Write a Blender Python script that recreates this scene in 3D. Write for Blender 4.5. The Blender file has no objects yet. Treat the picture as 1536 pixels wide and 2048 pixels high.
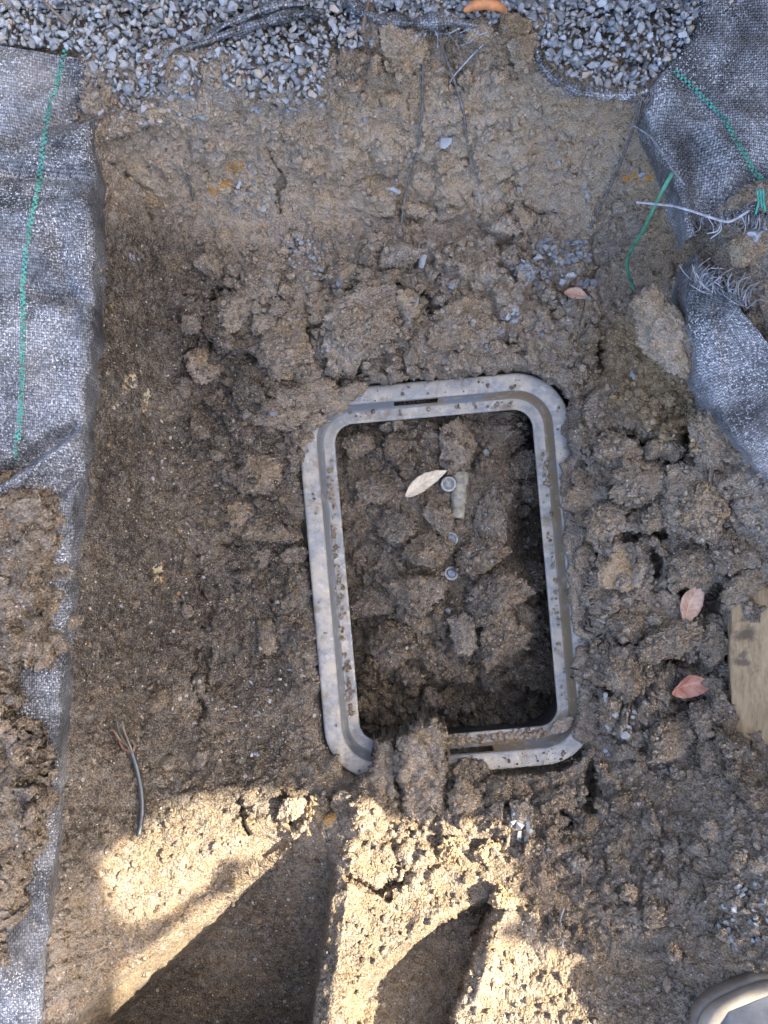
import bpy, bmesh, math, random
import numpy as np
from mathutils import Vector, Matrix

# ------------------------------------------------------------------ camera, sky, sun, exposure
scene = bpy.context.scene
CAM_H = 1.2                    # camera height above the meter-box rim (z = 0)
FPX = 1539.0                   # focal length in photo pixels
cam_d = bpy.data.cameras.new("camera")
cam_d.sensor_fit = 'VERTICAL'; cam_d.sensor_height = 34.6; cam_d.lens = 34.6*FPX/2048
cam_d.clip_start = 0.05; cam_d.clip_end = 500
cam = bpy.data.objects.new("camera", cam_d); scene.collection.objects.link(cam)
cam.location = (0, 0, CAM_H)
scene.camera = cam

SUN_EL = math.radians(36)
SUN_H = Vector((0.98, 0.2, 0)).normalized()          # horizontal direction towards the sun
TO_SUN = Vector((SUN_H.x*math.cos(SUN_EL), SUN_H.y*math.cos(SUN_EL), math.sin(SUN_EL)))
w = bpy.data.worlds.new("World"); scene.world = w; w.use_nodes = True
nt = w.node_tree
sky = nt.nodes.new('ShaderNodeTexSky'); sky.sky_type = 'NISHITA'; sky.sun_disc = False
sky.sun_elevation = SUN_EL; sky.sun_rotation = math.atan2(SUN_H.x, SUN_H.y)
sky.air_density = 0.45; sky.dust_density = 5.0; sky.ozone_density = 0.4
nt.links.new(sky.outputs[0], nt.nodes['Background'].inputs[0])
nt.nodes['Background'].inputs[1].default_value = 0.15
sun_d = bpy.data.lights.new("sun", 'SUN'); sun_d.energy = 2.1; sun_d.angle = math.radians(0.6)
sun_d.color = (1.0, 0.89, 0.72)
sun = bpy.data.objects.new("sun", sun_d); scene.collection.objects.link(sun)
sun.rotation_euler = TO_SUN.to_track_quat('Z', 'Y').to_euler()
scene.view_settings.view_transform = 'Standard'; scene.view_settings.look = 'None'
scene.view_settings.exposure = 3.5; scene.view_settings.gamma = 1.0
scene.view_settings.use_curve_mapping = False
scene.cycles.sample_clamp_indirect = 0.35; scene.cycles.diffuse_bounces = 1
scene.cycles.use_denoising = True; scene.cycles.denoising_prefilter = 'ACCURATE'; scene.cycles.denoising_input_passes = 'RGB_ALBEDO_NORMAL'

rng = np.random.default_rng(11); random.seed(11)
COL = scene.collection

# ------------------------------------------------------------------ numeric helpers
def P(px, py, z):
    """photo pixel + height -> world"""
    d = CAM_H - z
    return ((px-768)*d/FPX, (1024-py)*d/FPX, z)
_perm = rng.permutation(256).astype(np.int32); _perm = np.concatenate([_perm, _perm, _perm])
_grad = rng.normal(size=(256, 3)).astype(np.float32); _grad /= np.linalg.norm(_grad, axis=1)[:, None]
_rnd = rng.random((256, 4)).astype(np.float32)
def hash3(i, j, k): return _perm[_perm[_perm[i & 255] + (j & 255)] + (k & 255)]
def perlin(p):
    p = np.asarray(p, np.float32); f0 = np.floor(p); i = f0.astype(np.int32); f = p-f0
    u = f*f*f*(f*(f*6-15)+10); out = np.zeros(len(p), np.float32)
    for a in (0, 1):
        wx = u[:, 0] if a else 1-u[:, 0]
        for b in (0, 1):
            wy = u[:, 1] if b else 1-u[:, 1]
            for c in (0, 1):
                wz = u[:, 2] if c else 1-u[:, 2]
                g = _grad[hash3(i[:, 0]+a, i[:, 1]+b, i[:, 2]+c)]
                out += wx*wy*wz*(g[:, 0]*(f[:, 0]-a)+g[:, 1]*(f[:, 1]-b)+g[:, 2]*(f[:, 2]-c))
    return out*1.6
def fbm(p, octv=4, gain=0.5):
    s = 0; a = 1; p = np.asarray(p, np.float32)
    for o in range(octv): s = s + a*perlin(p*(2.03**o)+17.3*o); a *= gain
    return s
def worley(p):
    """F1, F2 and a random value of the nearest cell"""
    p = np.asarray(p, np.float32); f0 = np.floor(p); i = f0.astype(np.int32); f = p-f0
    F1 = np.full(len(p), 9., np.float32); F2 = F1.copy(); R = np.zeros(len(p), np.float32)
    for a in (-1, 0, 1):
        for b in (-1, 0, 1):
            for c in (-1, 0, 1):
                r = _rnd[hash3(i[:, 0]+a, i[:, 1]+b, i[:, 2]+c)]
                d = (a+r[:, 0]-f[:, 0])**2+(b+r[:, 1]-f[:, 1])**2+(c+r[:, 2]-f[:, 2])**2
                n = d < F1
                F2 = np.where(n, F1, np.minimum(F2, d)); R = np.where(n, r[:, 3], R); F1 = np.where(n, d, F1)
    return np.sqrt(F1), np.sqrt(F2), R
def sstep(a, b, x):
    t = np.clip((x-a)/(b-a), 0, 1); return t*t*(3-2*t)
X0, Y0, X1, Y1 = -260, -260, 1800, 2310
GS = 10
gx = np.arange(X0, X1+GS, GS); gy = np.arange(Y0, Y1+GS, GS)
GX, GY = np.meshgrid(gx, gy)
def blur(a, r):
    n = max(1, int(r/GS*2)); k = np.hanning(2*n+3)[1:-1]; k /= k.sum()
    a = np.pad(a, n, mode='edge')
    a = np.apply_along_axis(lambda v: np.convolve(v, k, 'valid'), 0, a)
    return np.apply_along_axis(lambda v: np.convolve(v, k, 'valid'), 1, a)
def samp(a, px, py):
    fx = np.clip((np.asarray(px, float)-X0)/GS, 0, a.shape[1]-1.001); fy = np.clip((np.asarray(py, float)-Y0)/GS, 0, a.shape[0]-1.001)
    i = fx.astype(int); j = fy.astype(int); u = fx-i; v = fy-j
    return (a[j, i]*(1-u)+a[j, i+1]*u)*(1-v)+(a[j+1, i]*(1-u)+a[j+1, i+1]*u)*v
def inpoly(poly, px, py):
    c = np.zeros(np.shape(px), bool); n = len(poly)
    for k in range(n):
        xa, ya = poly[k]; xb, yb = poly[(k+1) % n]
        if ya == yb: continue
        c ^= ((ya > py) != (yb > py)) & (px < (xb-xa)*(py-ya)/(yb-ya)+xa)
    return c
def pmask(poly, r): return blur(inpoly(poly, GX, GY).astype(float), r)

# ------------------------------------------------------------------ the shape of the dug pit (heights in cm at photo points)
cols = [-260, 0, 100, 170, 230, 300, 380, 480, 600, 760, 900, 1050, 1150, 1220, 1300, 1380, 1450, 1536, 1800]
rows = {
 -260: [27]*19, 0: [27]*19,
 60:  [27,27,27,27,27,27,27,27,27,27,27,27,27,27,27,27,27,27,27],
 110: [27,27,27,27,27,27,27,27,27,25,24,25,27,27,27,27,27,27,27],
 180: [27,27,27,27,25,25,25,25.5,25,22,21,22,26,27,27,27,27,27,27],
 250: [27,27,27,26,22,20,19,19,19,17,17,17,18,19,22,26,27,27,27],
 350: [27,27,27,25,18,14,12,12,12,10,10,10,11,12,15,22,26,27,27],
 450: [27,27,27,25,17,10,6.5,6,6,5,5,5,5,7,11,18,24,26,27],
 550: [27,27,27,25,16,9,4,5,5,6,5,5,4,6,10,15,21,25,27],
 650: [27,27,27,25,16,8,4,6,5,6.5,5,5,4,6,9,14,20,24,27],
 740: [27,27,27,25,16,8,3,5,4,3.5,2.5,2.5,3.5,6,9,13,18,23,27],
 900: [27,27,27,24,15,8,3,0,-1,-2,-2,-2,2,5,8,11,15,20,27],
 1050: [27,27,26.5,22,14,7,2,-1,-2,-2,-2,-2,2,5,8,10,12,17,27],
 1200: [27,27,26,20,12,6,2,-1,-2,-2,-2,-2,1.5,4,6,7,8,11,25],
 1350: [27,27,25,18,11,6,2,-1,-2,-2,-2,-2,.5,2,3,4,6,9,24],
 1500: [27,27,24,17,12,8,4,1,-1,-1,-1,-1,0,1,3,5,8,11,24],
 1600: [27,27,23,17,13,10,8,6,4.5,3,3,2,2,4,7,9,12,15,25],
 1700: [27,27,23,17,14,12,10.5,9.5,8.5,8,7.5,7,6,8,10,13,16,19,26],
 1850: [27,27,23,18,15,14,13,13,13,13.5,13,12,12,12.5,13.5,16,20,23,27],
 2048: [27,27,24,20,18,17,17,18,20,21,20,19.5,19.5,20,21,23.5,25.5,26,27],
 2310: [27]*19}
ry = sorted(rows)
tab = np.array([np.interp(gx, cols, rows[k]) for k in ry])
Z0 = np.array([np.interp(gy, ry, tab[:, c]) for c in range(tab.shape[1])]).T/100
Z0 = blur(Z0, 28)

S0 = CAM_H/FPX
BOX_C = ((895-768)*S0, (1024-1153)*S0); BOX_A = math.radians(5.0)
BOX_HX, BOX_HY, BOX_R = .213, .308, .085
def box_sd(x, y):
    """signed distance to the outer outline of the meter box (negative inside)"""
    dx = x-BOX_C[0]; dy = y-BOX_C[1]; c, s = math.cos(-BOX_A), math.sin(-BOX_A)
    lx = np.abs(dx*c-dy*s)-BOX_HX+BOX_R; ly = np.abs(dx*s+dy*c)-BOX_HY+BOX_R
    return np.hypot(np.maximum(lx, 0), np.maximum(ly, 0))+np.minimum(np.maximum(lx, ly), 0)-BOX_R
def box_local(x, y):
    dx = x-BOX_C[0]; dy = y-BOX_C[1]; c, s = math.cos(-BOX_A), math.sin(-BOX_A)
    return dx*c-dy*s, dx*s+dy*c

COVER = pmask([(1092,925),(1200,915),(1250,1275),(1122,1268)], 10)+pmask([(560,740),(735,755),(722,792),(640,838),(612,862),(560,890)], 12) \
      + pmask([(715,1545),(960,1530),(985,1600),(720,1620)], 14)+pmask([(1136,1300),(1250,1290),(1250,1500),(1150,1480)], 10)
GAPS = [(1408,850,24,70,.07),(1438,1000,34,20,.05),(1340,925,44,14,.05),(1372,880,26,26,.04),(1182,1575,12,46,.06),(1178,1245,14,22,.03),(905,742,120,9,.03),(560,885,50,12,.03),(385,745,14,40,.03),(690,700,12,50,.03),(585,660,30,14,.03),(520,700,26,12,.025),(1300,1060,30,12,.03),(1415,1215,34,16,.04),(1250,1290,50,12,.03),(1360,1330,40,14,.03),(1455,1330,10,70,.03),(1120,1640,20,20,.03),(1200,700,14,40,.03),(470,1090,30,12,.02),(410,1320,8,60,.02)]
CRACKS = [([(655,545),(668,620),(690,680),(712,745)], 7, .035), ([(560,540),(480,560),(400,600),(372,650)], 6, .028), ([(365,760),(400,700),(470,650),(560,640)], 6, .026), ([(560,640),(620,620),(655,560)], 6, .026), ([(470,790),(560,760),(640,770)], 6, .022), ([(780,560),(860,600),(900,700)], 5, .02), ([(960,600),(970,660),(1040,700)], 5, .02), ([(1200,860),(1280,880),(1350,930),(1440,930)], 7, .03), ([(1180,1060),(1260,1080),(1330,1060)], 6, .025), ([(1300,1100),(1310,1180),(1400,1190),(1480,1170)], 7, .03), ([(1200,1300),(1300,1310),(1420,1290)], 6, .025), ([(1190,1400),(1280,1420),(1380,1400),(1440,1340)], 6, .025), ([(540,200),(548,300),(555,420)], 4, .014), ([(930,380),(1000,400),(1120,430)], 5, .015), ([(230,330),(300,390),(310,440)], 5, .015), ([(400,1120),(410,1230),(400,1330),(390,1480)], 5, .015), ([(480,1600),(500,1625),(490,1660)], 4, .02), ([(560,1590),(570,1640),(600,1660)], 4, .02), ([(760,1660),(800,1720),(780,1800)], 4, .018), ([(700,1760),(760,1780),(830,1760)], 4, .018)]
UNDERFAB = .5*pmask([(-260,-260),(1420,-260),(1380,70),(1290,165),(1140,140),(1060,20),(740,40),(640,110),(300,110),(-260,60)], 30)+pmask([(-260,70),(140,90),(150,240),(150,560),(140,860),(110,1200),(60,2310),(-260,2310)], 25)+pmask([(1440,-260),(1420,0),(1350,150),(1330,210),(1400,420),(1800,420),(1800,-260)], 25)+pmask([(1440,590),(1460,740),(1540,860),(1800,1000),(1800,760),(1560,740)], 25)
def zbase(px, py):
    px = np.asarray(px, float); py = np.asarray(py, float)
    z = samp(Z0, px, py)
    # hollow with a smooth shovel-cut side, its crest on the right
    xc = np.interp(py, [1600, 1640, 1850, 2048, 2310], [700, 688, 660, 632, 595])
    crest = sstep(1630, 1720, py)*np.exp(-np.abs(px-xc-25)/70)*.035*(px > xc-20)
    z = z+crest
    left = np.interp(py, [1640, 1740, 1850, 1950, 2048, 2310], [640, 470, 340, 230, 130, -50])
    m = sstep(0, 110, px-left)*sstep(0, 14, xc-px)*sstep(1640, 1690, py)
    floor = np.interp(py, [1640, 1740, 1850, 2048, 2310], [.05, .035, .015, -.02, -.03])+.02*sstep(160, 0, xc-px)
    z = np.where(m > 0, z*(1-m)+np.minimum(z, floor)*m, z)
    # the shelf left of it and the little gully between
    g = np.exp(-(((px-470)*.62+(py-1745)*.78)/34)**2)*sstep(250, 420, px)*sstep(700, 640, px)*sstep(1640,1690,py)*sstep(1900,1800,py)
    z = z-.045*g
    z = z+.06*np.exp(-(((px-718)/42)**2+((py-1640)/34)**2))
    # second hollow
    x2 = np.interp(py, [1780, 1880, 1990, 2100], [1002, 962, 930, 890])
    l2 = np.interp(py, [1785, 1840, 1920, 1990, 2100], [985, 860, 770, 690, 640])
    m2 = sstep(0, 50, px-l2)*sstep(0, 12, x2-px)*sstep(1780, 1815, py)*sstep(2200, 2080, py)
    z = z-.075*m2
    z = z+.02*np.exp(-np.abs(px-x2-25)/30)*sstep(1770, 1800, py)*sstep(2040, 1980, py)
    fabm = np.clip(samp(UNDERFAB, px, py), 0, 1); z = z-.032*fabm
    for (cx, cy, rx, ry_, dp) in GAPS: z = z-dp*np.exp(-(((px-cx)/rx)**2+((py-cy)/ry_)**2)**2)
    wob = 9*np.sin(px*.045+py*.03)+6*np.sin(px*.11-py*.09)
    for pts, wd, dp in CRACKS:
        d = np.full(px.shape, 1e9)
        for (xa, ya), (xb, yb) in zip(pts, pts[1:]):
            ex, ey = xb-xa, yb-ya; t = np.clip(((px+wob-xa)*ex+(py+wob*.7-ya)*ey)/(ex*ex+ey*ey), 0, 1); d = np.minimum(d, np.hypot(px+wob-xa-t*ex, py+wob*.7-ya-t*ey))
        z = z-1.35*dp*np.exp(-(d/wd)**2)
    # around and under the meter box
    x = (px-768)*S0; y = (1024-py)*S0; sd = box_sd(x, y)
    cov = np.clip(samp(COVER, px, py)*1.8, 0, 1)
    zin = np.where(sd < 0, np.minimum(z, -.045), z)
    near = sstep(.012, -.004, sd)
    zz = z*(1-near)+np.minimum(z, -.05)*near
    shallow = sstep(-.030, -.022, sd)                       # only over the flange
    zc = np.maximum(np.minimum(z, .012), .007)
    zz2 = np.where(sd < .02, zc*shallow+(-.05)*(1-shallow), z)
    return zz*(1-cov)+zz2*cov

# roughness and colour maps
ROUGH = blur(np.full_like(GX, .45, float)
   + .75*inpoly([(1150,720),(1480,820),(1480,1250),(1430,1560),(1150,1580)], GX, GY)
   + .70*inpoly([(370,480),(1150,480),(1200,730),(720,770),(600,880),(380,800)], GX, GY)
   + .35*inpoly([(700,1500),(1200,1540),(1180,1760),(700,1700)], GX, GY)
   + .45*inpoly([(430,860),(610,860),(640,1100),(640,1400),(560,1420),(430,1050)], GX, GY)
   - .12*inpoly([(170,250),(360,420),(370,1500),(100,1500)], GX, GY)
   + .06*inpoly([(200,200),(1250,200),(1250,440),(300,440)], GX, GY)
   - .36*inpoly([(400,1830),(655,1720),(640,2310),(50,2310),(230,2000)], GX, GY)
   - .22*inpoly([(200,1590),(690,1600),(1030,1640),(1050,1850),(1300,1950),(1280,2310),(100,2310)], GX, GY)
   + .15*inpoly([(1060,1700),(1536,1650),(1800,1900),(1300,1930)], GX, GY)
   - .10*inpoly([(900,1880),(1536,1960),(1800,2310),(1000,2310)], GX, GY), 40)
ROUGH = np.clip(ROUGH, .06, 2)
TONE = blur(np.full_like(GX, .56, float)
   + .48*inpoly([(230,200),(1290,190),(1280,440),(400,450),(240,330)], GX, GY)  # dry tan back wall, with bounce light painted into its lighter tone
   + .13*inpoly([(440,460),(1180,460),(1180,740),(720,760),(440,700)], GX, GY)
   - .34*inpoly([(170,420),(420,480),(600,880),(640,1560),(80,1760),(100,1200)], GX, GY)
   + .12*inpoly([(1180,740),(1480,820),(1480,1260),(1180,1240)], GX, GY)
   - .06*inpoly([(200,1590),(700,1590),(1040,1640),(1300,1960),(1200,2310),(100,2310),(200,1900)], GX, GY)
   - .22*inpoly([(440,1800),(655,1690),(640,2310),(50,2310),(230,2020)], GX, GY)  # cut hollow: damp clay, darkened further to paint in deeper shade
   - .03*inpoly([(1180,1300),(1536,1560),(1536,1800),(1050,1750),(1000,1600)], GX, GY), 50)
WARM = blur(np.full_like(GX, .19, float)
   + .8*inpoly([(1180,640),(1350,620),(1470,900),(1300,880),(1180,770)], GX, GY)
   + .55*inpoly([(1290,200),(1360,380),(1390,520),(1300,560),(1290,420)], GX, GY)
   + .2*inpoly([(600,60),(1290,60),(1290,440),(600,440)], GX, GY)
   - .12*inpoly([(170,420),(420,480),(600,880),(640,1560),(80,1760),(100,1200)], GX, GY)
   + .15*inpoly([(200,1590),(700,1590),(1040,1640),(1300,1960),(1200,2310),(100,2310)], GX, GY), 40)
STAIN = [(440,372,26,22,1),(470,333,20,12,1),(425,350,22,24,2),(455,385,18,10,2),(287,800,10,24,2),(245,765,14,16,2),(310,1145,10,22,2),(660,1642,18,16,1.6),(1280,355,40,10,1)]

def clod_bumps(pos, rough):
    """crumbly relief from cells of several sizes, in world space"""
    wv = np.stack([fbm(pos*22+s, 3) for s in (0, 31.7, 77.1)], 1)*.010
    q = pos+wv; out = np.zeros(len(pos), np.float32)
    lump = np.clip(fbm(pos*9+5, 2)*.9+.45, 0, 1.2)
    for size, amp, lo in ((.058, .034, .1), (.030, .024, .2), (.0150, .0112, .3), (.0075, .0048, .25)):
        f1, f2, r = worley(q/size+3.1)
        b = np.sqrt(np.clip(1-(f1/.82)**2, 0, 1))*sstep(lo, .95, r)          # lumps stand proud, the rest stays flat
        k = rough*lump if size > .02 else (.30+.70*np.clip(rough, 0, 1.2))*(.6+.4*lump)
        out += amp*k*(b-.12)
        if size > .01: out -= amp*.30*k*np.exp(-((f2-f1)/.07)**2)*(fbm(pos*15+size*900, 2) > -.05)
    out += (fbm(pos*60, 3)*.0030+fbm(pos*200, 2)*.0018)*(.6+.4*np.clip(rough, 0, 1))
    return out

def grid_mesh(name, V, nx, ny, keep=None, smooth=True):
    idx = np.arange(nx*ny).reshape(ny, nx)
    q = np.stack([idx[:-1, :-1], idx[1:, :-1], idx[1:, 1:], idx[:-1, 1:]], -1).reshape(-1, 4)
    if keep is not None: q = q[keep.reshape(-1)]
    used = np.unique(q); remap = np.full(nx*ny, -1); remap[used] = np.arange(len(used)); q = remap[q]
    me = bpy.data.meshes.new(name)
    me.vertices.add(len(used)); me.vertices.foreach_set('co', V[used].astype(np.float32).ravel())
    me.loops.add(q.size); me.loops.foreach_set('vertex_index', q.ravel().astype(np.int32))
    me.polygons.add(len(q)); me.polygons.foreach_set('loop_start', np.arange(0, q.size, 4, dtype=np.int32))
    me.update(calc_edges=True)
    me.polygons.foreach_set('use_smooth', np.full(len(q), smooth))
    return me, used
def set_attr(me, name, rgba):
    a = me.color_attributes.new(name, 'FLOAT_COLOR', 'POINT'); a.data.foreach_set('color', np.asarray(rgba, np.float32).ravel())
def link(name, me, mat=None, parent=None, loc=None):
    o = bpy.data.objects.new(name, me); COL.objects.link(o)
    if mat and not me.materials: me.materials.append(mat)
    if parent: o.parent = parent
    if loc: o.location = loc
    return o
def tag(o, label=None, cat=None, group=None, kind=None):
    for k, v in (('label', label), ('category', cat), ('group', group), ('kind', kind)):
        if v: o[k] = v
    return o
def empty(name, loc=(0, 0, 0)):
    o = bpy.data.objects.new(name, None); COL.objects.link(o); o.location = loc; o.empty_display_size = .05
    return o
def py_mesh(name, vs, fs, smooth=False):
    me = bpy.data.meshes.new(name); me.from_pydata([tuple(map(float, v)) for v in vs], [], [tuple(map(int, f)) for f in fs]); me.update()
    if smooth: me.polygons.foreach_set('use_smooth', [True]*len(me.polygons))
    return me

# ------------------------------------------------------------------ materials
class NB:
    def __init__(s, name):
        s.m = bpy.data.materials.new(name); s.m.use_nodes = True; s.t = s.m.node_tree
        s.b = s.t.nodes['Principled BSDF']; s.co = s.t.nodes.new('ShaderNodeTexCoord')
        s.geo = s.t.nodes.new('ShaderNodeNewGeometry')
    def put(s, sock, v):
        if isinstance(v, bpy.types.NodeSocket): s.t.links.new(v, sock)
        elif v is not None: sock.default_value = (*v, 1) if (isinstance(v, tuple) and len(v) == 3 and sock.type == 'RGBA') else v
    def noise(s, scale, detail=4, rough=.55, vec=None, out=0, dist=0):
        n = s.t.nodes.new('ShaderNodeTexNoise'); n.inputs['Scale'].default_value = scale; n.inputs['Detail'].default_value = detail
        n.inputs['Roughness'].default_value = rough; n.inputs['Distortion'].default_value = dist
        s.put(n.inputs['Vector'], vec if vec is not None else s.geo.outputs['Position']); return n.outputs[out]
    def voro(s, scale, vec=None, feat='F1', out='Distance'):
        n = s.t.nodes.new('ShaderNodeTexVoronoi'); n.feature = feat; n.inputs['Scale'].default_value = scale
        s.put(n.inputs['Vector'], vec if vec is not None else s.geo.outputs['Position']); return n.outputs[out]
    def math(s, op, a, b=None, c=None, clamp=False):
        n = s.t.nodes.new('ShaderNodeMath'); n.operation = op; n.use_clamp = clamp
        for i, v in enumerate((a, b, c)): s.put(n.inputs[i], v)
        return n.outputs[0]
    def rmap(s, v, a, b, c=0., d=1.):
        n = s.t.nodes.new('ShaderNodeMapRange'); n.inputs[1].default_value = a; n.inputs[2].default_value = b
        n.inputs[3].default_value = c; n.inputs[4].default_value = d; s.put(n.inputs[0], v); return n.outputs[0]
    def mix(s, f, a, b, mode='MIX'):
        n = s.t.nodes.new('ShaderNodeMix'); n.data_type = 'RGBA'; n.blend_type = mode
        s.put(n.inputs[0], f); s.put(n.inputs[6], a); s.put(n.inputs[7], b); return n.outputs[2]
    def sep(s, v):
        n = s.t.nodes.new('ShaderNodeSeparateColor'); s.put(n.inputs[0], v); return n.outputs
    def attr(s, name):
        n = s.t.nodes.new('ShaderNodeAttribute'); n.attribute_name = name; return n.outputs[0]
    def objinfo(s, k):
        n = s.t.nodes.new('ShaderNodeObjectInfo'); return n.outputs[k]
    def bump(s, h, strength, dist, prev=None):
        n = s.t.nodes.new('ShaderNodeBump'); n.inputs['Strength'].default_value = strength; n.inputs['Distance'].default_value = dist
        s.put(n.inputs['Height'], h)
        if prev: s.t.links.new(prev, n.inputs['Normal'])
        return n.outputs[0]
    def done(s, color, rough=.9, normal=None, spec=.3, metallic=0):
        s.put(s.b.inputs['Base Color'], color); s.put(s.b.inputs['Roughness'], rough)
        s.b.inputs['Specular IOR Level'].default_value = spec; s.b.inputs['Metallic'].default_value = metallic
        if normal: s.t.links.new(normal, s.b.inputs['Normal'])
        return s.m

def soil_material(name, src):
    n = NB(name)
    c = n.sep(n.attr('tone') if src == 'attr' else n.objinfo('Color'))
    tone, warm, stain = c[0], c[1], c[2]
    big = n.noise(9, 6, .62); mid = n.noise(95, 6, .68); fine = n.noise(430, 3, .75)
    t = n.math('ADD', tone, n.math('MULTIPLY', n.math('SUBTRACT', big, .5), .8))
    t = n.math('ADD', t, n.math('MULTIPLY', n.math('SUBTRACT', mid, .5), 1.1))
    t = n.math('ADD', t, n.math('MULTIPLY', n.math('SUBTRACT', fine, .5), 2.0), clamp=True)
    warm = n.math('ADD', warm, n.math('MULTIPLY', n.math('SUBTRACT', n.noise(38, 4, .6), .48), 1.6), clamp=True)
    dark = n.mix(warm, (.038, .033, .027), (.056, .036, .019)); light = n.mix(warm, (.43, .365, .285), (.48, .335, .18))
    col = n.mix(t, dark, light)
    # pale mineral grains and a few rusty ones
    vc = n.voro(260, out='Color'); vd = n.voro(260)
    sv = n.sep(vc)
    g = n.math('MULTIPLY', n.math('GREATER_THAN', sv[0], .955), n.math('LESS_THAN', vd, .36))
    gc = n.mix(n.math('GREATER_THAN', sv[1], .45), (.48, .33, .15), (.58, .54, .46))
    col = n.mix(n.math('MULTIPLY', g, .8), col, gc)
    vc2 = n.sep(n.voro(110, out='Color')); vd2 = n.voro(110)
    g2 = n.math('MULTIPLY', n.math('GREATER_THAN', vc2[0], .965), n.math('LESS_THAN', vd2, .33))
    col = n.mix(n.math('MULTIPLY', g2, .75), col, n.mix(n.math('GREATER_THAN', vc2[2], .6), (.50, .46, .38), (.40, .25, .10)))
    brk = n.rmap(n.noise(150, 4), .45, .55)
    col = n.mix(n.math('MULTIPLY', n.math('LESS_THAN', n.math('ABSOLUTE', n.math('SUBTRACT', stain, .5)), .2), brk), col, (.55, .27, .05))
    col = n.mix(n.math('MULTIPLY', n.math('GREATER_THAN', stain, .75), brk), col, (.55, .47, .30))
    b = n.bump(n.math('SUBTRACT', n.noise(260, 4, .75), n.math('MULTIPLY', n.voro(310), .7)), .9, .0055)
    return n.done(col, n.rmap(fine, .2, .8, .75, 1.), b, .25)
M_SOIL = soil_material("soil_terrain", 'attr')
M_CLOD = soil_material("soil_clod", 'obj')

def gravel_material(name, src):
    n = NB(name)
    r = n.sep(n.attr('tone') if src == 'attr' else n.objinfo('Color'))
    a = n.mix(r[0], (.10, .11, .115), (.36, .375, .38))
    a = n.mix(n.math('MULTIPLY', n.math('GREATER_THAN', r[1], .93), .7), a, (.40, .30, .19))
    a = n.mix(n.rmap(n.noise(190, 5, .6), .4, .75, 0, .4), a, (.42, .44, .445))
    a = n.mix(n.rmap(n.noise(80, 3), .55, .7, 0, .35), a, (.12, .145, .19))
    a = n.mix(n.rmap(n.noise(30, 3), .45, .75, 0, .5), a, (.27, .225, .165))
    return n.done(a, .75, n.bump(n.noise(500, 4), .4, .0012), .35)
M_GRAV = gravel_material("gravel_grey", 'attr'); M_STONE = gravel_material("gravel_stone_grey", 'obj')

def fabric_material():
    n = NB("woven_geotextile")
    uv = n.co.outputs['UV']
    sx = n.t.nodes.new('ShaderNodeSeparateXYZ'); n.t.links.new(uv, sx.inputs[0])
    wob = n.noise(60, 3); 
    u = n.math('ADD', sx.outputs[0], n.math('MULTIPLY', wob, .002)); v = n.math('ADD', sx.outputs[1], n.math('MULTIPLY', wob, .002))
    fu, fv = 1/.0027, 1/.0036
    U = n.math('MULTIPLY', u, fu); V = n.math('MULTIPLY', v, fv)
    cu = n.math('FLOOR', U); cv = n.math('FLOOR', V)
    chk = n.math('MODULO', n.math('ABSOLUTE', n.math('ADD', cu, cv)), 2.)
    def hump(a): return n.math('SINE', n.math('MULTIPLY', n.math('FRACT', a), math.pi))
    h = n.math('ADD', n.math('MULTIPLY', chk, hump(U)), n.math('MULTIPLY', n.math('SUBTRACT', 1., chk), hump(V)))
    cmb = n.t.nodes.new('ShaderNodeCombineXYZ'); n.put(cmb.inputs[0], cu); n.put(cmb.inputs[1], cv)
    wn = n.t.nodes.new('ShaderNodeTexWhiteNoise'); wn.noise_dimensions = '2D'; n.t.links.new(cmb.outputs[0], wn.inputs[0])
    rnd = wn.outputs[0]
    streak = n.noise(1., 4, .6, vec=(lambda m: m)(cmb.outputs[0]))
    tone = n.math('ADD', n.math('MULTIPLY', n.math('MULTIPLY', h, .55), n.math('ADD', rnd, .35)), n.math('MULTIPLY', chk, .10))
    dusty = n.rmap(n.noise(13, 6, .7), .38, .64)
    tone = n.math('MULTIPLY', tone, n.math('ADD', .10, n.math('MULTIPLY', dusty, 1.15)))
    col = n.mix(tone, (.014, .0145, .0155), (.42, .428, .44))
    col = n.mix(n.math('MULTIPLY', n.rmap(n.noise(7, 5, .6), .52, .72), .55), col, (.23, .205, .17))
    col = n.mix(n.math('MULTIPLY', n.rmap(n.noise(380, 2, .7), .56, .66), n.rmap(n.noise(12, 4), .36, .60)), col, (.66, .66, .64))
    return n.done(col, .42, n.bump(h, .8, .0012), .5)
M_FAB = fabric_material()
def plain(name, col, rough=.6, spec=.4, var=.35, scale=60, metallic=0, coord=None, bump=.15):
    n = NB(name); dk = tuple(c*(1-var) for c in col); lt = tuple(min(1, c*(1+var)) for c in col)
    v = n.noise(scale, 5, .6)
    return n.done(n.mix(n.rmap(v, .3, .7), dk, lt), rough, n.bump(n.noise(scale*5, 3), bump, .001), spec, metallic)
M_GREEN = plain("green_thread", (.05, .27, .20), .6, var=.55, scale=45)
M_TAPE = plain("dusty_black_tape", (.115, .108, .10), .5, var=.6, scale=150)
M_TAPE3 = plain("grey_tape", (.16, .165, .175), .5, var=.6, scale=150)
M_TAPE2 = plain("pale_grey_tape", (.30, .31, .33), .5, var=.5, scale=120)
M_GTAPE = plain("green_tape", (.05, .17, .10), .5, var=.5, scale=90)
M_ROOT = plain("root_bark", (.16, .11, .075), .8)
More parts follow.
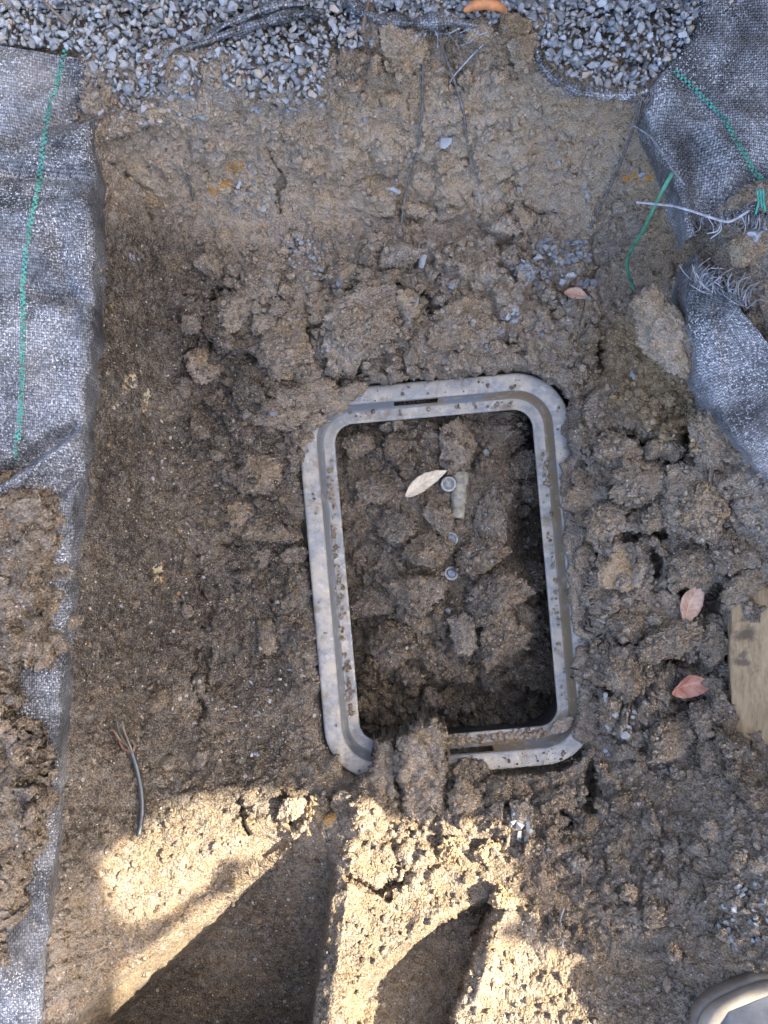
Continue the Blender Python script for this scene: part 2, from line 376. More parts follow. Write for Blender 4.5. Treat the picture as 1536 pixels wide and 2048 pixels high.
def plastic_box():
    n = NB("dusty_grey_plastic")
    z = n.noise(26, 6, .62); z2 = n.noise(11, 6, .7)
    c = n.mix(n.rmap(n.noise(120, 5), .3, .7), (.20, .20, .19), (.31, .305, .285))
    c = n.mix(n.rmap(z, .44, .62, 0, .9), c, (.41, .36, .28))
    c = n.mix(n.rmap(n.noise(55, 5, .7), .57, .66, 0, .7), c, (.47, .455, .41))
    mud = n.rmap(n.math('ADD', z2, n.math('MULTIPLY', n.noise(90, 4, .7), .35)), .70, .82, 0, .85)
    c = n.mix(mud, c, (.19, .15, .105))
    c = n.mix(n.rmap(n.noise(150, 5, .75), .60, .72, 0, .6), c, (.20, .16, .11))
    return n.done(c, n.rmap(z, .3, .7, .5, .85), n.bump(n.math('ADD', n.noise(90, 6), mud), .35, .002), .35)
M_BOX = plastic_box()
def wood():
    n = NB("weathered_timber")
    mp = n.t.nodes.new('ShaderNodeMapping'); mp.inputs['Scale'].default_value = (4, 1, 4); n.t.links.new(n.co.outputs['Object'], mp.inputs[0])
    a = n.noise(22, 6, .6, vec=mp.outputs[0]); b = n.noise(70, 5, .7, vec=mp.outputs[0])
    c = n.mix(n.rmap(a, .3, .7), (.20, .135, .07), (.42, .30, .165)); c = n.mix(n.rmap(b, .45, .75, 0, .5), c, (.50, .38, .23))
    c = n.mix(n.rmap(n.noise(30, 5), .56, .66, 0, .75), c, (.07, .055, .04))
    return n.done(c, .85, n.bump(n.math('ADD', a, b), .6, .003), .2)
M_WOOD = wood()
def leafmat(name, a, b):
    n = NB(name)
    sx = n.t.nodes.new('ShaderNodeSeparateXYZ'); n.t.links.new(n.co.outputs['UV'], sx.inputs[0]); av = n.math('ABSOLUTE', sx.outputs[1])
    vein = n.math('MAXIMUM', n.math('LESS_THAN', av, .05), n.math('GREATER_THAN', n.math('SINE', n.math('SUBTRACT', n.math('MULTIPLY', sx.outputs[0], 48.), n.math('MULTIPLY', av, 9.))), .93))
    c = n.mix(n.rmap(n.noise(60, 5), .35, .65), a, b); c = n.mix(n.math('MULTIPLY', vein, .45), c, tuple(min(1, q*1.35) for q in b)); c = n.mix(n.rmap(av, .8, 1., 0, .5), c, tuple(q*.5 for q in a))
    c = n.mix(n.rmap(n.noise(200, 3), .66, .72, 0, .8), c, (.10, .05, .03))
    return n.done(c, .6, n.bump(n.noise(160, 4), .3, .002), .35)

# ------------------------------------------------------------------ the dug soil
ST = 2.8
tx = np.arange(X0, X1+.1, ST); ty = np.arange(Y0, Y1+.1, ST)
TX, TY = np.meshgrid(tx, ty); nx, ny = len(tx), len(ty)
ZB = zbase(TX.ravel(), TY.ravel())
D = CAM_H-ZB
POS = np.stack([(TX.ravel()-768)*D/FPX, (1024-TY.ravel())*D/FPX, ZB], 1)
def grid_normals(pos, ny, nx):
    g = pos.reshape(ny, nx, 3); du = np.gradient(g, axis=1); dv = np.gradient(g, axis=0)
    n = np.cross(du, -dv); n /= np.linalg.norm(n, axis=2)[..., None]+1e-12
    return n.reshape(-1, 3)
NRM = grid_normals(POS, ny, nx)
RG = samp(ROUGH, TX.ravel(), TY.ravel())
SD = box_sd(POS[:, 0], POS[:, 1])
under = sstep(.012, -.012, SD)*(1-np.clip(samp(COVER, TX.ravel(), TY.ravel()), 0, 1)*.75)
bump = clod_bumps(POS.astype(np.float32), RG)
# streaks left by the spade on the smooth side and broad unevenness
broad = fbm(POS*np.array([5, 5, 5])+9, 3)*.010
cutm = samp(blur(inpoly([(420,1830),(655,1700),(640,2310),(50,2310),(230,2000)], GX, GY).astype(float), 30), TX.ravel(), TY.ravel())
bump = bump*(1-.25*cutm)+fbm(np.stack([POS[:, 0]*60-POS[:, 1]*35, POS[:, 1]*5, POS[:, 2]*4], 1), 3)*.003*cutm
wallm = samp(blur(inpoly([(170,300),(380,420),(400,1500),(90,1500)], GX, GY).astype(float), 40), TX.ravel(), TY.ravel())
bump = bump+fbm(np.stack([POS[:, 0]*16+POS[:, 2]*30, POS[:, 1]*26, POS[:, 2]*34], 1), 4)*.006*wallm
edge = np.minimum(np.minimum(TX-X0, X1-TX), np.minimum(TY-Y0, Y1-TY)).ravel()
disp = (bump+broad*np.clip(RG+.3, 0, 1))*(1-.92*under)*sstep(0, 60, edge)
TER = POS+NRM*disp[:, None]
# faces inside the opening of the box are left out (the fill has its own surface)
sdq = box_sd(TER[:, 0], TER[:, 1]).reshape(ny, nx)
keep = ~((sdq[:-1, :-1] < -.036) & (TX[:-1, :-1] > 600))
me, used = grid_mesh("soil", TER, nx, ny, keep)
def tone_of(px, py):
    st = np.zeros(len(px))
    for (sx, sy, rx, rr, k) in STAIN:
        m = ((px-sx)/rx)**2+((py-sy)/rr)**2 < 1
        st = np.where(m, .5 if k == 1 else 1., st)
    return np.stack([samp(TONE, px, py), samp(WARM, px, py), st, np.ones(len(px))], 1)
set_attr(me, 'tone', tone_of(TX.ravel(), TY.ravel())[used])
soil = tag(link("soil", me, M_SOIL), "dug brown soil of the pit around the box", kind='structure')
TERG = TER.reshape(ny, nx, 3)
def ter(px, py):
    """world point and normal on the soil at a photo pixel"""
    i = int(np.clip(round((px-X0)/ST), 2, nx-3)); j = int(np.clip(round((py-Y0)/ST), 2, ny-3))
    n = NRM.reshape(ny, nx, 3)[j, i]
    return Vector(TERG[j, i]), Vector(n)

# fill inside the box
FX = np.arange(630, 1180, 2.5); FY = np.arange(780, 1520, 2.5); fxx, fyy = np.meshgrid(FX, FY)
fr = {780:[-7,-8,-8,-8,-12,-14], 860:[-9,-8,-6.5,-8,-17,-19], 950:[-10,-8,-6,-7,-17,-19], 1100:[-12,-9,-6,-6,-17,-19], 1230:[-17,-12,-7.5,-6.5,-16,-20], 1310:[-21,-17,-12,-10.5,-19,-22], 1380:[-26,-24,-22,-22,-24,-25], 1520:[-29]*6}
fk = sorted(fr); fc = [650, 720, 820, 990, 1055, 1150]
ft = np.array([np.interp(FX, fc, fr[k]) for k in fk]); fz = np.array([np.interp(FY, fk, ft[:, c]) for c in range(len(FX))]).T/100
k_ = np.hanning(19)[1:-1]; k_ /= k_.sum()
fz = np.apply_along_axis(lambda v: np.convolve(np.pad(v, 8, mode='edge'), k_, 'valid'), 0, fz); fz = np.apply_along_axis(lambda v: np.convolve(np.pad(v, 8, mode='edge'), k_, 'valid'), 1, fz)
fd = CAM_H-fz.ravel(); fp = np.stack([(fxx.ravel()-768)*fd/FPX, (1024-fyy.ravel())*fd/FPX, fz.ravel()], 1)
fn = grid_normals(fp, len(FY), len(FX))
FILL = fp+fn*(clod_bumps(fp.astype(np.float32)+.7, np.full(len(fp), 1.0))+fbm(fp*8, 3)*.008)[:, None]
fs = box_sd(FILL[:, 0], FILL[:, 1]).reshape(len(FY), len(FX))
me, used = grid_mesh("pit_fill", FILL, len(FX), len(FY), fs[:-1, :-1] < .02)
ft_ = np.stack([.46+.12*fbm(fp*6, 2), np.full(len(fp), .25), np.zeros(len(fp)), np.ones(len(fp))], 1)
set_attr(me, 'tone', ft_[used]); link("pit_fill", me, M_SOIL, soil)
def fill(px, py):
    i = int(np.clip(round((px-630)/2.5), 1, len(FX)-2)); j = int(np.clip(round((py-780)/2.5), 1, len(FY)-2))
    return Vector(FILL.reshape(len(FY), len(FX), 3)[j, i])

# ground out to the horizon, a sheet with a hole where the pit lies
a, b = .60, 60
gxl, gyt, gyb = .60, .765, -.765
vs = [(-b,-b,.262),(b,-b,.262),(b,b,.262),(-b,b,.262),(-gxl,gyb,.262),(gxl,gyb,.262),(gxl,gyt,.262),(-gxl,gyt,.262)]
me = py_mesh("ground", vs, [(0,1,5,4),(1,2,6,5),(2,3,7,6),(3,0,4,7)])
n = NB("gravelled_ground")
vcol = n.sep(n.voro(70, out='Color'))
gc = n.mix(vcol[0], (.14, .155, .17), (.40, .42, .43)); gc = n.mix(n.rmap(n.noise(1.2, 4), .5, .6), gc, (.16, .125, .085))
tag(link("ground", me, n.done(gc, .9, n.bump(n.voro(70), 1., .01))), "flat gravelled ground round the pit", kind='structure')

# ------------------------------------------------------------------ clods: a library of lumpy shapes
def ico(sub):
    bm = bmesh.new(); bmesh.ops.create_icosphere(bm, subdivisions=sub, radius=1.0)
    v = np.array([x.co[:] for x in bm.verts]); f = np.array([[q.index for q in g.verts] for g in bm.faces]); bm.free(); return v, f
def facet(v, r, n, lo, hi):
    for _ in range(n):
        d = r.normal(size=3); d /= np.linalg.norm(d); h = r.uniform(lo, hi); t = v@d
        v = v-np.outer(np.maximum(t-h, 0)*.9, d)
    return v
def crumbly(sub, seed, rough=1., facets=5):
    r = np.random.default_rng(seed); v, f = ico(sub); v = v*r.uniform(.8, 1.15, 3)
    o = r.uniform(0, 50, 3); nrm = v/np.linalg.norm(v, axis=1)[:, None]
    v = v+nrm*(fbm(v*1.2+o, 2)*.30)[:, None]
    v = facet(v, r, facets+2, .45, .80); nrm = v/np.linalg.norm(v, axis=1)[:, None]
    d = fbm(v*2.4+o, 3)*.10
    if sub >= 3:
        w_ = v+.10*np.stack([fbm(v*3+o+q_, 2) for q_ in (0, 9, 19)], 1)
        for fq, am in ((2.4, .10), (4.6, .11), (8.5, .08), (15., .045))+(((26., .02),) if sub > 5 else ()):
            f1, f2, rr = worley(w_*fq+o); d += rough*am*(np.sqrt(np.clip(1-(f1/.82)**2, 0, 1))*sstep(.15, .95, rr)-.2-.25*np.exp(-((f2-f1)/.07)**2))
        d += rough*.03*fbm(v*18+o, 2)
    return v+nrm*d[:, None], f
CL = []
for s in range(9):
    v, f = crumbly(6, 100+s, 1., 7); CL.append(py_mesh("clod", v, f, True)); CL[-1].materials.append(M_CLOD)
def place(name, mesh, loc, scale, rot=None, color=(.45, .3, 0, 1), parent=None):
    o = bpy.data.objects.new(name, mesh); COL.objects.link(o); o.location = loc; o.scale = scale
    o.rotation_euler = rot if rot else (random.uniform(0, 6.3), random.uniform(0, 6.3), random.uniform(0, 6.3)); o.color = color
    if parent: o.parent = parent
    return o
def mpx(z): return (CAM_H-z)/FPX
def clod_at(px, py, wpx, hpx, tone=.45, warm=.3, rotz=None, flat=.7, sink=.25, k=None, name="clod", parent=soil, fn=None, stain=0):
    p = fn(px, py) if fn else ter(px, py)[0]; s = mpx(p.z)
    sx, sy = wpx*s/2, hpx*s/2; sz = min(sx, sy)*flat
    return place(name, CL[k if k is not None else random.randrange(9)], (p.x, p.y, p.z+sz*(1-2*sink)), (sx, sy, sz),
                 (random.uniform(-.5, .5), random.uniform(-.5, .5), rotz if rotz is not None else random.uniform(0, 6.3)), (tone+.18+random.uniform(-.12, .16), warm+random.uniform(-.15, .25), stain, 1), parent)
HERO = [ # px, py, w, h, tone, warm, rotation, flatness
 (798,108,100,104,.62,.35,.1,.6),(1043,112,62,66,.55,.45,.4,.8),(1022,62,66,48,.5,.6,0,.7),(700,130,60,80,.5,.4,.2,.5),(960,70,70,50,.5,.5,.2,.6),
 (232,330,60,70,.42,.2,.3,.5),(240,240,90,80,.55,.25,.3,.4),(300,385,55,60,.45,.2,.3,.5),
 (530,560,80,60,.45,.2,.3,.7),(480,620,90,70,.42,.2,.9,.7),(590,620,80,90,.48,.2,.2,.7),(740,640,150,150,.52,.35,.4,.45),(560,700,90,90,.46,.2,.2,.6),
 (410,730,80,80,.40,.2,.2,.7),(640,780,110,80,.50,.25,.3,.5),(560,830,120,80,.47,.25,.1,.5),(800,520,70,60,.55,.3,.6,.6),(690,560,70,60,.5,.3,.6,.6),
 (520,950,90,110,.38,.2,.2,.7),(480,1040,70,80,.35,.2,.2,.6),(545,1060,90,70,.42,.25,.2,.6),(590,1110,60,60,.38,.2,.2,.6),
 (1230,900,80,70,.48,.3,.2,.8),(1200,800,70,60,.50,.4,.2,.7),(1290,960,120,80,.5,.3,.3,.7),(1390,1000,130,120,.5,.4,.5,.6),(1310,1030,90,70,.48,.35,.5,.7),
 (1430,860,80,110,.55,.7,.3,.6),(1180,1000,90,80,.5,.25,.3,.7),(1210,1070,80,60,.5,.3,.3,.7),(1195,1180,70,80,.46,.3,.3,.7),(1400,1120,110,90,.52,.35,.3,.6),
 (1490,1160,100,90,.45,.35,.3,.6),(1250,1250,90,70,.42,.3,.3,.7),(1340,1270,120,80,.42,.3,.3,.7),(1240,1330,80,80,.40,.3,.3,.7),(1420,1290,70,70,.36,.3,.3,.7),
 (1410,1430,80,90,.38,.3,.4,.6),(1430,1500,80,110,.38,.25,.4,.6),(1330,1480,110,90,.42,.3,.2,.5),(1220,1420,60,60,.45,.3,.3,.7),
 (1100,1600,70,60,.42,.3,.2,.7),(1040,1640,60,70,.42,.3,.2,.7),(990,1570,60,50,.42,.3,.2,.7),(925,1592,56,70,.50,.25,.2,.7),(1090,1690,60,60,.4,.3,.2,.7),
 (640,1620,70,60,.6,.5,.2,.6),(585,1612,60,60,.6,.5,.2,.6),(905,1690,60,60,.6,.5,.2,.7),(965,1700,60,50,.6,.5,.2,.7),(1000,1790,44,50,.6,.5,.2,.8),
 (50,1160,100,110,.45,.3,.2,.5),(40,1290,90,70,.4,.3,.2,.5),(30,1560,80,110,.4,.3,.2,.5),(1490,500,60,80,.6,.35,.2,.7)]
HERO += [(625,842,60,44,.5,.25,.3,.6),(668,806,70,50,.52,.25,.5,.6),(712,778,60,44,.5,.25,.3,.6),(600,872,40,36,.45,.25,.3,.6),(1160,955,44,60,.5,.3,.2,.6),(1168,1030,40,70,.5,.3,.1,.6),(1172,1110,44,60,.48,.3,.2,.6),(1182,1200,44,70,.48,.3,.2,.6),(1190,1340,50,60,.45,.3,.2,.6)]
for h in HERO: clod_at(h[0], h[1], h[2]*1.08, h[3]*1.08, h[4], h[5], h[6]+random.uniform(-.2, .2), h[7]*1.25, .28)
INBOX = [(720,890,60,50,.45),(790,900,60,60,.45),(912,902,100,84,.62),(970,930,60,60,.42),(1030,930,70,60,.40),(1045,985,56,56,.5),(985,1040,66,120,.5),(960,1110,110,80,.5),
 (790,1060,90,80,.42),(850,1100,80,80,.45),(830,1180,90,90,.42),(985,1190,130,110,.48),(1000,1265,110,100,.46),(790,1270,100,100,.36),(740,1200,80,90,.35),(880,1040,70,50,.5),
 (740,980,70,90,.4),(820,1350,60,60,.3),(900,1400,70,50,.35),(980,1350,60,50,.35),(1060,1330,80,110,.3),(930,1340,50,60,.4),(1020,1420,60,50,.3),(860,1390,50,50,.34)]
for (px, py, wd, zz) in [(1448,1440,70,.105),(1466,1490,90,.12),(1492,1545,100,.13),(1522,1590,100,.14),(1440,1395,50,.085),(1440,1520,90,.09),(1470,1590,100,.11),(1505,1222,70,.12),(1462,1212,60,.09)]:
    s_ = mpx(zz)*wd/2; place("clod", CL[random.randrange(9)], P(px, py, zz), (s_, s_*1.1, s_*.7), None, (.46+random.uniform(-.06, .06), .3, 0, 1), soil)
HERO += [0]*9
for (px, py, wd, hd, tn, lift, rz) in [(1290,965,175,110,.62,.4,.3),(1388,1012,165,140,.62,.35,.9),(1395,1122,185,105,.66,.45,.15),(1440,885,110,165,.62,.35,.2),(1215,1035,120,100,.6,.35,.5),(1232,905,110,90,.58,.4,.1),(1345,1268,150,95,.54,.4,.2),(1470,1110,120,120,.56,.35,.6),(1255,1345,110,100,.54,.35,.4),(1345,1465,150,110,.52,.3,.3),(1205,800,95,80,.6,.35,.6),(530,560,120,85,.6,.4,.3),(470,640,110,95,.56,.4,.8),(740,640,200,190,.66,.15,.4),(575,700,130,115,.6,.3,.2),(600,800,150,100,.62,.3,.4),(930,640,150,120,.64,.15,.2)]:
    p = ter(px, py)[0]; s_ = mpx(p.z+.02); sx, sy = wd*s_/2, hd*s_/2; sz = min(sx, sy)*.75
    place("clod", CL[random.randrange(9)], (p.x, p.y, p.z+sz*lift), (sx, sy, sz), (random.uniform(-.3, .3), random.uniform(-.3, .3), rz), (tn+random.uniform(-.06, .1), .2+random.uniform(0, .2), 0, 1), soil)
HERO += [0]*17
for (px, py, wd) in [(1180,1640,50),(1240,1600,60),(1300,1640,50),(1150,1720,60),(1080,1750,44),(1230,1720,50),(1340,1700,60),(1060,1830,44),(1110,1860,50),(1270,1830,50),(1420,1660,60),(1480,1720,50),(1180,1900,44)]:
    clod_at(px, py, wd, wd*.8, .46, .25, None, .9, .3)
HERO += [0]*13
for h in INBOX: clod_at(h[0], h[1], h[2]*1.1, h[3]*1.1, h[4]-.04, .2, None, .95, .22, fn=fill)
nclod = 300-len(HERO)-len(INBOX); c = 0
while c < nclod:
    px, py = random.uniform(-20, 1540), random.uniform(180, 2050)
    if inpoly([(650,790),(1110,770),(1180,1500),(690,1530)], np.array(px), np.array(py)): continue
    r_ = float(samp(ROUGH, px, py))
    if random.random() > r_**1.6*.9: continue
    x, y, z = P(px, py, 0)
    if abs(float(box_sd(np.array(x), np.array(y)))) < .03 and random.random() < .85: continue
    if px < 170 and py < 960 or px > 1380 and py < 900: continue
    s = 18+36*random.random()**1.8
    clod_at(px, py, s*random.uniform(.8, 1.3), s*random.uniform(.8, 1.3), float(samp(TONE, px, py))+random.uniform(-.1, .14), float(samp(WARM, px, py)), None, .9, .2)
    c += 1

# the smaller lumps of the heaps, beyond the largest three hundred
lumps = [crumbly(4, 500+s, 1., 6) for s in range(10)]
# small crumbs, too many to count: one mesh
lib = [crumbly(2, 300+s, 1, 5) for s in range(6)]; lib1 = [crumbly(1, 400+s, 1, 4) for s in range(6)]
def scatter_mesh(name, items, mat, parent, attr_cols, smooth=False):
    """items: (verts, faces, loc, scale3, rotation matrix)"""
    V = []; F = []; T = []; o = 0
    for (v, f, loc, sc, R), colr in zip(items, attr_cols):
        q = (v*sc)@R.T+loc; V.append(q); F.append(f+o); o += len(v); T.append(np.tile(colr, (len(v), 1)))
    V = np.concatenate(V); F = np.concatenate(F); T = np.concatenate(T)
    me = bpy.data.meshes.new(name); me.vertices.add(len(V)); me.vertices.foreach_set('co', V.astype(np.float32).ravel())
    me.loops.add(F.size); me.loops.foreach_set('vertex_index', F.ravel().astype(np.int32)); me.polygons.add(len(F))
    me.polygons.foreach_set('loop_start', np.arange(0, F.size, 3, dtype=np.int32)); me.update(calc_edges=True)
    if smooth: me.polygons.foreach_set('use_smooth', np.full(len(F), True))
    set_attr(me, 'tone', T); return tag(link(name, me, mat, parent), kind='stuff')
def rrot(r):
    q = r.normal(size=4); q /= np.linalg.norm(q); w_, x, y, z = q
    return np.array([[1-2*(y*y+z*z), 2*(x*y-w_*z), 2*(x*z+w_*y)], [2*(x*y+w_*z), 1-2*(x*x+z*z), 2*(y*z-w_*x)], [2*(x*z-w_*y), 2*(y*z+w_*x), 1-2*(x*x+y*y)]])
items = []; cols_ = []; r = np.random.default_rng(8)
LUMPZ = [([(1140,740),(1430,800),(1480,1200),(1430,1560),(1150,1560),(1180,1250),(1150,900)], 130), ([(370,500),(720,470),(1150,560),(1180,730),(740,755),(600,880),(400,860)], 120), ([(440,880),(590,880),(630,1120),(640,1400),(480,1300)], 50), ([(700,1560),(1180,1560),(1150,1720),(720,1690)], 60), ([(690,860),(1090,840),(1120,1440),(720,1460)], 70), ([(650,60),(1060,60),(1060,180),(660,200)], 40)]
for poly, cnt in LUMPZ:
    c = 0
    while c < cnt:
        px, py = r.uniform(360, 1500), r.uniform(60, 1800)
        if not inpoly(poly, np.array(px), np.array(py)): continue
        x_, y_, _ = P(px, py, 0); sd_ = float(box_sd(np.array(x_), np.array(y_))); inb = sd_ < -.06
        if not inb and sd_ < .012: continue
        p = np.array(fill(px, py) if inb else ter(px, py)[0]); s = mpx(p[2])*(7+13*r.random()**1.6); v, f = lumps[r.integers(10)]
        items.append((v, f, p+np.array([0, 0, s*.45]), s*r.uniform(.75, 1.25, 3), rrot(r))); cols_.append([(.5 if inb else float(samp(TONE, px, py)))+r.uniform(-.12, .16), .2 if inb else float(samp(WARM, px, py)), 0, 1]); c += 1
scatter_mesh("lumps", items, M_SOIL, soil, cols_, True)
items = []; cols_ = []; r = np.random.default_rng(5)
bpy.context.view_layer.update(); DG = bpy.context.evaluated_depsgraph_get()
def top(px, py):
    d = Vector(((px-768)/FPX, (1024-py)/FPX, -1)).normalized()
    ok, loc, nr, _, ob, _ = scene.ray_cast(DG, Vector((0, 0, CAM_H)), d)
    return (loc, ob) if ok else (ter(px, py)[0], soil)
while len(items) < 15000:
    px, py = r.uniform(-60, 1596), r.uniform(120, 2100)
    inb = bool(inpoly([(690,850),(1090,830),(1120,1440),(720,1460)], np.array(px), np.array(py)))
    if not inb and inpoly([(600,760),(1150,740),(1190,1540),(650,1560)], np.array(px), np.array(py)): continue
    if py < 1500 and px < 150 or px > 1400 and py < 900: continue
    rg = 1. if inb else float(samp(ROUGH, px, py))
    if r.random() > .25+.75*rg: continue
    cut = inpoly([(400,1850),(650,1720),(630,2060),(250,2060)], np.array(px), np.array(py))
    if cut and r.random() < .9: continue
    p = np.array(top(px, py)[0]); s = mpx(p[2])*(1.6+7*r.random()**3.2)
    v, f = lib[r.integers(6)] if s > .0026 else lib1[r.integers(6)]
    items.append((v, f, p+np.array([0, 0, s*.35]), s*r.uniform(.7, 1.25, 3), rrot(r)))
    cols_.append([(.4 if inb else float(samp(TONE, px, py)))+r.uniform(-.12, .2), .3 if inb else float(samp(WARM, px, py)), 0, 1])
# dirt lying on the ledge and flange of the box
def on_box(along, d, side):
    hx, hy = BOX_HX-d, BOX_HY-d
    lx, ly = {'l': (-hx, along*hy), 'r': (hx, along*hy), 't': (along*hx, hy), 'b': (along*hx, -hy)}[side]
    c_, s_ = math.cos(BOX_A), math.sin(BOX_A); return BOX_C[0]+lx*c_-ly*s_, BOX_C[1]+lx*s_+ly*c_
for side, cnt, rng_ in (('l', 560, (-.8, .8)), ('b', 900, (-.2, .8)), ('b', 200, (-.85, -.2)), ('r', 160, (-.8, .8)), ('t', 170, (-.8, .8))):
    for _ in range(cnt):
        al = r.uniform(*rng_); d = r.normal(.0425, .0035); x, y = on_box(al, d, side); s = .0007+.0042*r.random()**3
        if float(perlin(np.array([[x*28, y*28, 4.]]))[0]) < .05 and r.random() < .8: continue
        if side == 'b' : s *= 1.35
        v, f = lib1[r.integers(6)]; items.append((v, f, np.array([x, y, -.0255+s*.3]), s*r.uniform(.7, 1.3, 3), rrot(r))); cols_.append([.62+r.uniform(-.1, .2), .3, 0, 1])
for side, cnt in (('l', 22), ('b', 90), ('r', 60), ('t', 30)):
    for _ in range(cnt):
        x, y = on_box(r.uniform(-.85, .85), r.uniform(.002, .026), side); s = .001+.003*r.random()**3
        v, f = lib1[r.integers(6)]; items.append((v, f, np.array([x, y, .001+s*.3]), s*r.uniform(.7, 1.3, 3), rrot(r))); cols_.append([.4+r.uniform(-.1, .2), .35, 0, 1])
scatter_mesh("crumbs", items, M_SOIL, soil, cols_)

# ------------------------------------------------------------------ gravel
def hull_stone(seed):
    r = np.random.default_rng(seed); bm = bmesh.new(); sc = np.array([1.15, .82, .58])*r.uniform(.8, 1.2, 3)
    for _ in range(12):
        d = r.normal(size=3); d /= np.linalg.norm(d); bm.verts.new(d*sc*r.uniform(.8, 1.1))
    res = bmesh.ops.convex_hull(bm, input=bm.verts)
    bmesh.ops.delete(bm, geom=[g for g in set(res['geom_interior']+res['geom_unused']) if isinstance(g, bmesh.types.BMVert)], context='VERTS')
    bmesh.ops.triangulate(bm, faces=bm.faces); bm.verts.index_update()
    v = np.array([x.co[:] for x in bm.verts]); f = np.array([[q.index for q in g.verts] for g in bm.faces]); bm.free(); return v, f
STN = [hull_stone(700+s) for s in range(14)]
STM = []
for v, f in STN:
    m_ = py_mesh("stone", v, f); m_.materials.append(M_STONE); STM.append(m_)
G_LEFT = [(-260,-260),(1000,-260),(1040,10),(1000,45),(900,48),(770,52),(742,95),(660,92),(655,150),(640,196),(560,205),(500,186),(440,196),(395,232),(330,222),(250,212),(205,150),(150,100),(0,84),(-260,80)]
G_RIGHT = [(1000,-260),(1800,-260),(1800,60),(1400,20),(1385,70),(1330,135),(1290,180),(1200,176),(1130,150),(1085,100),(1060,40),(1030,10)]
bed_v = []; 
stones = []
def add_gravel(px, py, sz, layer):
    z = .268+layer*.006+r.uniform(-.002, .003)
    if py > 120: z = min(z, ter(px, py)[0].z+.004+layer*.004)
    s = sz*mpx(z)/2
    stones.append((sz, px, py, r.integers(14), np.array(P(px, py, z)), s*r.uniform(.85, 1.2, 3), rrot(r) if r.random() < .3 else flatrot(r)))
def flatrot(r):
    a = r.uniform(0, 6.3); t = r.normal(0, .35); u = r.normal(0, .35)
    Rz = np.array([[math.cos(a), -math.sin(a), 0], [math.sin(a), math.cos(a), 0], [0, 0, 1]])
    Rx = np.array([[1, 0, 0], [0, math.cos(t), -math.sin(t)], [0, math.sin(t), math.cos(t)]])
    Ry = np.array([[math.cos(u), 0, math.sin(u)], [0, 1, 0], [-math.sin(u), 0, math.cos(u)]])
    return Ry@Rx@Rz
for layer, sp in ((0, 11), (1, 13)):
    for yy in np.arange(-170, 240, sp):
        for xx in np.arange(-170, 1700, sp):
            px, py = xx+r.uniform(-.6, .6)*sp, yy+r.uniform(-.6, .6)*sp
            if not (inpoly(G_LEFT, np.array(px), np.array(py)) or inpoly(G_RIGHT, np.array(px), np.array(py))): continue
            dens = 1.
            if py > 150: dens = .8
            if 395 < px < 450 and py > 130: dens = .35
            if r.random() > dens: continue
            if layer == 0 or r.random() < .75: add_gravel(px, py, 9.5+16*r.random()**2.2, layer)
stones.sort(key=lambda q: -(q[0] if (-5 < q[1] < 1541 and -5 < q[2]) else 0))
bed_i = np.arange(0)
bx = np.arange(-260, 1801, 20); by = np.arange(-260, 121, 20); bxx, byy = np.meshgrid(bx, by)
bp = np.array([P(a_, b_, .264) for a_, b_ in zip(bxx.ravel(), byy.ravel())])
km = (inpoly(G_LEFT, bxx, byy) | inpoly(G_RIGHT, bxx, byy))[:-1, :-1] & (byy[:-1, :-1] < 20)
bp[:, 2] += r.uniform(0, .004, len(bp))
me, used = grid_mesh("gravel_bed", bp, len(bx), len(by), km)
set_attr(me, 'tone', np.tile([.1, .3, 0, 1], (len(used), 1)))
gravel = tag(link("gravel_bed", me, M_GRAV), "bed of grey crushed gravel along the top of the pit", kind='structure')
def stone_obj(name, k, loc, sc, R, parent, tone=None, rust=None):
    o = bpy.data.objects.new(name, STM[k]); COL.objects.link(o)
    M4 = Matrix(R.tolist()).to_4x4(); o.rotation_mode = 'QUATERNION'; o.rotation_quaternion = M4.to_quaternion(); o.location = loc; o.scale = sc
    o.color = (r.random() if tone is None else tone, r.random() if rust is None else rust, 0, 1); o.parent = parent; return o
for q in stones[:300]: stone_obj("stone", q[3], q[4], q[5], q[6], gravel)
items = [(STN[q[3]][0], STN[q[3]][1], q[4], q[5], q[6]) for q in stones[300:]]
scatter_mesh("gravel", items, M_GRAV, gravel, [[r.random(), r.random(), 0, 1] for _ in items])

# stones that fell into the pit
peb = [(0, 0, 0)]*0
NAMED = [(845,523,30),(835,602,17),(780,608,18),(885,622,14),(905,573,17),(1040,380,18),(1170,375,18),(1172,390,20),(1003,665,16),(1085,668,17),(975,695,14),(788,383,26),(895,282,40),(728,238,24),(335,222,22),(588,218,22),(590,235,14),(680,570,30),(1265,745,24),(1290,865,26),(547,828,15),(500,330,16),(510,345,13),(478,368,20),(500,388,22),(1190,1085,14),(1210,1395,20),(1250,1470,26),(1240,1455,18),(60,1400,18),(1285,352,22),(1040,1650,26),(1038,1672,24),(990,1700,26),(1095,1700,14),(1180,1705,16),(1110,1775,13),(1475,1770,22),(1130,1780,12)]
def patch(cx, cy, rx, ry_, n_, lo, hi):
    for _ in range(n_):
        a_ = r.uniform(0, 6.3); q = math.sqrt(r.random()); peb.append((cx+rx*q*math.cos(a_), cy+ry_*q*math.sin(a_), r.uniform(lo, hi)))
patch(1125,505,66,26,46,12,24); patch(1090,545,60,30,26,12,22); patch(1150,575,40,26,14,12,24); patch(1060,545,50,16,10,9,16)
patch(600,505,45,28,34,8,14); patch(640,545,20,16,12,9,16); patch(1020,630,16,26,9,12,20); patch(1490,1830,60,75,45,8,17); patch(1500,900,30,30,4,10,16)
patch(330,1100,180,420,26,5,11); patch(270,515,12,8,6,8,12); patch(470,1470,100,60,14,6,12); patch(560,1380,60,60,10,8,13); patch(1230,1470,60,70,12,9,16); patch(500,395,60,60,9,9,18)
